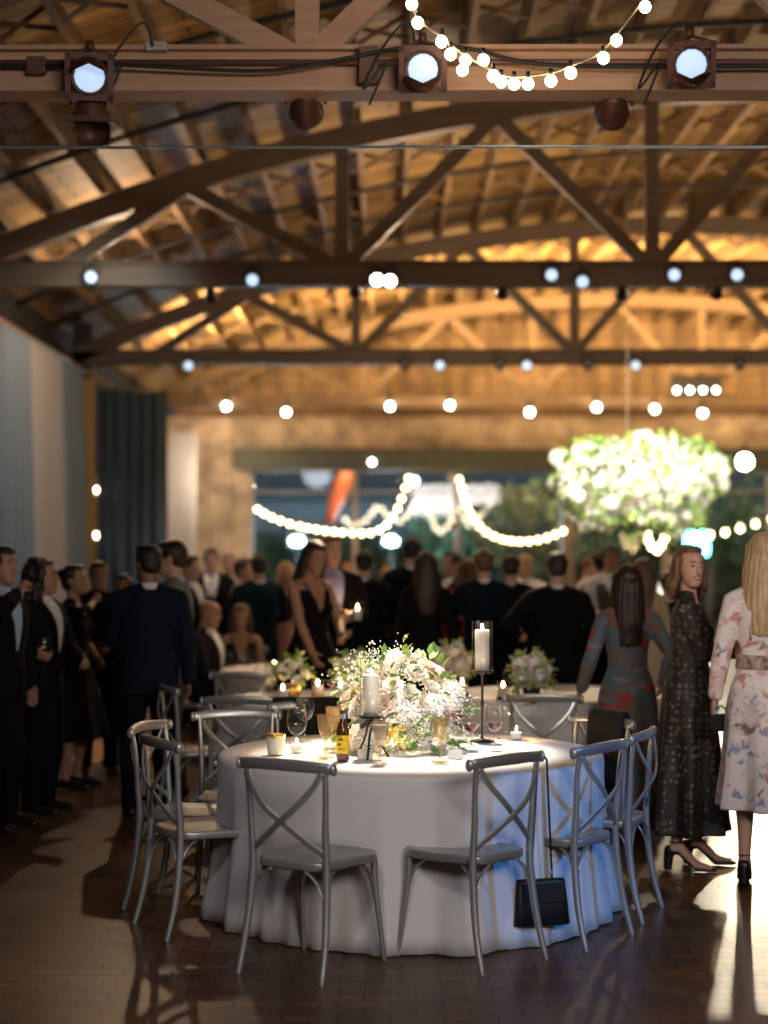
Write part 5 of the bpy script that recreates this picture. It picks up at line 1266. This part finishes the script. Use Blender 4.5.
# things they hold
w = wineglass(None, 1.12); put(w, jD['R'] + V((.075, -.05, -.12)), 'empty wine glass held by the curly haired person', 'wine glass')
cg = empty('candle_glass'); MB().lathe(lathe_t([(.038, .0), (.042, .15)], .002), 24).build('glass_cup', M_glass, cg); MB().lathe([(.001, .005), (.034, .005), (.035, .085), (.001, .08)], 20).build('wax', M_wax, cg); MB().lathe([(.0005, .085), (.006, .095), (.0005, .125)], 8).build('flame', M_flame, cg)
put(cg, jE['L'] + V((.055, -.075, -.02)), 'lit candle glass held by the man in the lavender shirt', 'candle'); point('held_candle', cg.location + V((0, 0, .12)), 2., (1., .62, .3), .01)
o = empty('clutch_bag'); MB().rings([[(w_ * math.cos(a), .016 * math.sin(a), z_) for a in [2 * PI * k / 20 for k in range(20)]] for z_, w_ in ((-.045, .07), (-.03, .085), (.03, .085), (.045, .07))]).build('bag_body', M_blackcloth, o)
MB().tube([(-.07, 0, 0.04), (0, 0, .09), (.07, 0, .04)], .004, n=6).build('chain', M_chair, o)
put(o, jB['L'] + V((.03, -.02, -.14)), 'small black clutch in the hand of the blonde woman', 'clutch bag', .6)
# ================================================================ CHAIRS UNDER THE SEATED PAIR, LIGHT
W_ = (1., .60, .27); CW = (1., .86, .68)
# warm uplights washing the far roof
for x, y, e in ((-2.6, 24.6, 900), (.6, 25.6, 1100), (3.8, 25.6, 1300), (7.4, 25.6, 1300), (10.5, 25.0, 900)):
    spot('roof_uplight', (x, y, 4.2), (x + .5, y + 1.5, 7.2), e, (1., .66, .30), 150, .8, .15)
for x, y, e in ((2.5, 30.5, 200), (6.5, 30.5, 220), (-1.5, 30.5, 120)):
    spot('wall_uplight', (x, y, 4.2), (x, y + 1.5, 6.8), e, (1., .66, .34), 150, .8, .15)
for x, y, e in ((5.5, 18.5, 230), (9.5, 18.5, 280), (1.0, 19.5, 100)):
    spot('roof_uplight', (x, y, 4.2), (x, y + 1.5, 7.2), e, (1., .66, .32), 150, .8, .15)
for x, y, e in ((-1.5, 12.0, 12), (2, 12, 22), (6.5, 12.0, 40)):
    spot('roof_uplight', (x, y, 4.2), (x, y + 1.5, 7.2), e, (1., .60, .28), 150, .8, .15)
# unseen lights added to brighten the brick pier
for x in (-3.4,): spot('brick_wash', (x, 31.2, 4.2), (x, 33, 3.2), 45, (1., .68, .38), 140, .8, .1)
point('wall_glow', (-3.0, 30.6, 3.2), 34, (1., .80, .58), .15)
# pin spots on the tables, the chandelier
spot('pin_spot', (.2, 9.4, 4.2), (TX, TYc, .8), 850, CW, 25, .5, .05)
spot('pin_spot', (-.3, 15.4, 4.1), (T2[0], T2[1], .8), 330, (1., .74, .45), 22, .6, .05)
spot('pin_spot', (1.4, 15.5, 4.1), (T3[0], T3[1], .8), 280, (1., .78, .5), 22, .6, .05)
spot('pin_spot', (-.6, 15.6, 4.1), (T4[0] - .1, T4[1], .8), 110, (1., .7, .42), 34, .6, .05)
spot('chandelier_spot', (1.0, 16.1, 4.1), (cc.x, YC, cc.z), 1000, (1., .93, .78), 40, .5, .1)
spot('chandelier_spot', (5.2, 16.1, 4.1), (cc.x, YC, cc.z), 1000, (1., .93, .78), 40, .5, .1)
point('chandelier_fill', (cc.x, YC, cc.z), 7, (1., .85, .6), .2)  # unseen glow added inside the flowers, no bulb there
# back key light that rakes the floor toward us
p = at(745, 457, 28.6)
spot('back_key', p + V((0, -.3, 0)), (1.9, 9.6, 0), 620, (1., .84, .58), 18, .7, .10)
# blue wash from the right, unseen fill lights added on the camera side
spot('blue_wash', (5.3, 4.5, 2.8), (1.05, 7.85, .5), 280, (.0, .30, 1.), 16, .35, .06)
area('front_wash', (2.6, -1.5, 3.9), (1.2, 8.5, 2.0), 140, (1., .90, .84), 3.5, 1.2)
spot('front_fill', (-1.0, 2.5, 4.3), (.1, 8, .4), 95, (.90, .90, 1.), 50, .8, .25)  # added fill on the table front, no lamp hangs here
spot('centrepiece_fill', (.3, 4.8, 4.2), (.06, 8.4, 1.04), 420, (1., .90, .76), 9, .5, .03)  # unseen front light added to whiten the flowers and candles
spot('guest_fill', (3.8, 2.6, 4.2), (2.0, 9.2, 1.35), 190, (1., .88, .80), 15, .7, .08)  # unseen light added to brighten the two women at the right
# unseen fill lights added above the crowd
for x, y, e in ((-2.6, 17.5, 60), (.5, 17.5, 70), (3.5, 18, 70), (2.4, 13.0, 9)):
    point('crowd_fill', (x, y, 4.55), e, (1., .70, .44), .05)
spot('left_floor_spot', (-3.0, 15.2, 4.1), (-2.65, 15.1, 0), 500, (1., .62, .25), 26, .15, .03)  # added overhead spot standing in for light spilling through the left opening
spot('curtain_wash', (-2.2, 14.6, 4.2), (-4.0, 19.5, 2.4), 60, (.80, .90, 1.), 80, .8, .45)  # unseen spot added to bring out the curtain folds
sc.view_settings.view_transform = 'Standard'; sc.view_settings.look = 'None'; sc.view_settings.gamma = 1; sc.view_settings.use_curve_mapping = False
sc.view_settings.exposure = 1.0
sc.cycles.use_denoising = True
try: sc.cycles.denoiser = 'OPENIMAGEDENOISE'
except Exception: pass
sc.cycles.max_bounces = 8; sc.cycles.transparent_max_bounces = 24; sc.cycles.diffuse_bounces = 3; sc.cycles.glossy_bounces = 3
sc.cycles.sample_clamp_indirect = 6; sc.cycles.caustics_reflective = False; sc.cycles.caustics_refractive = False
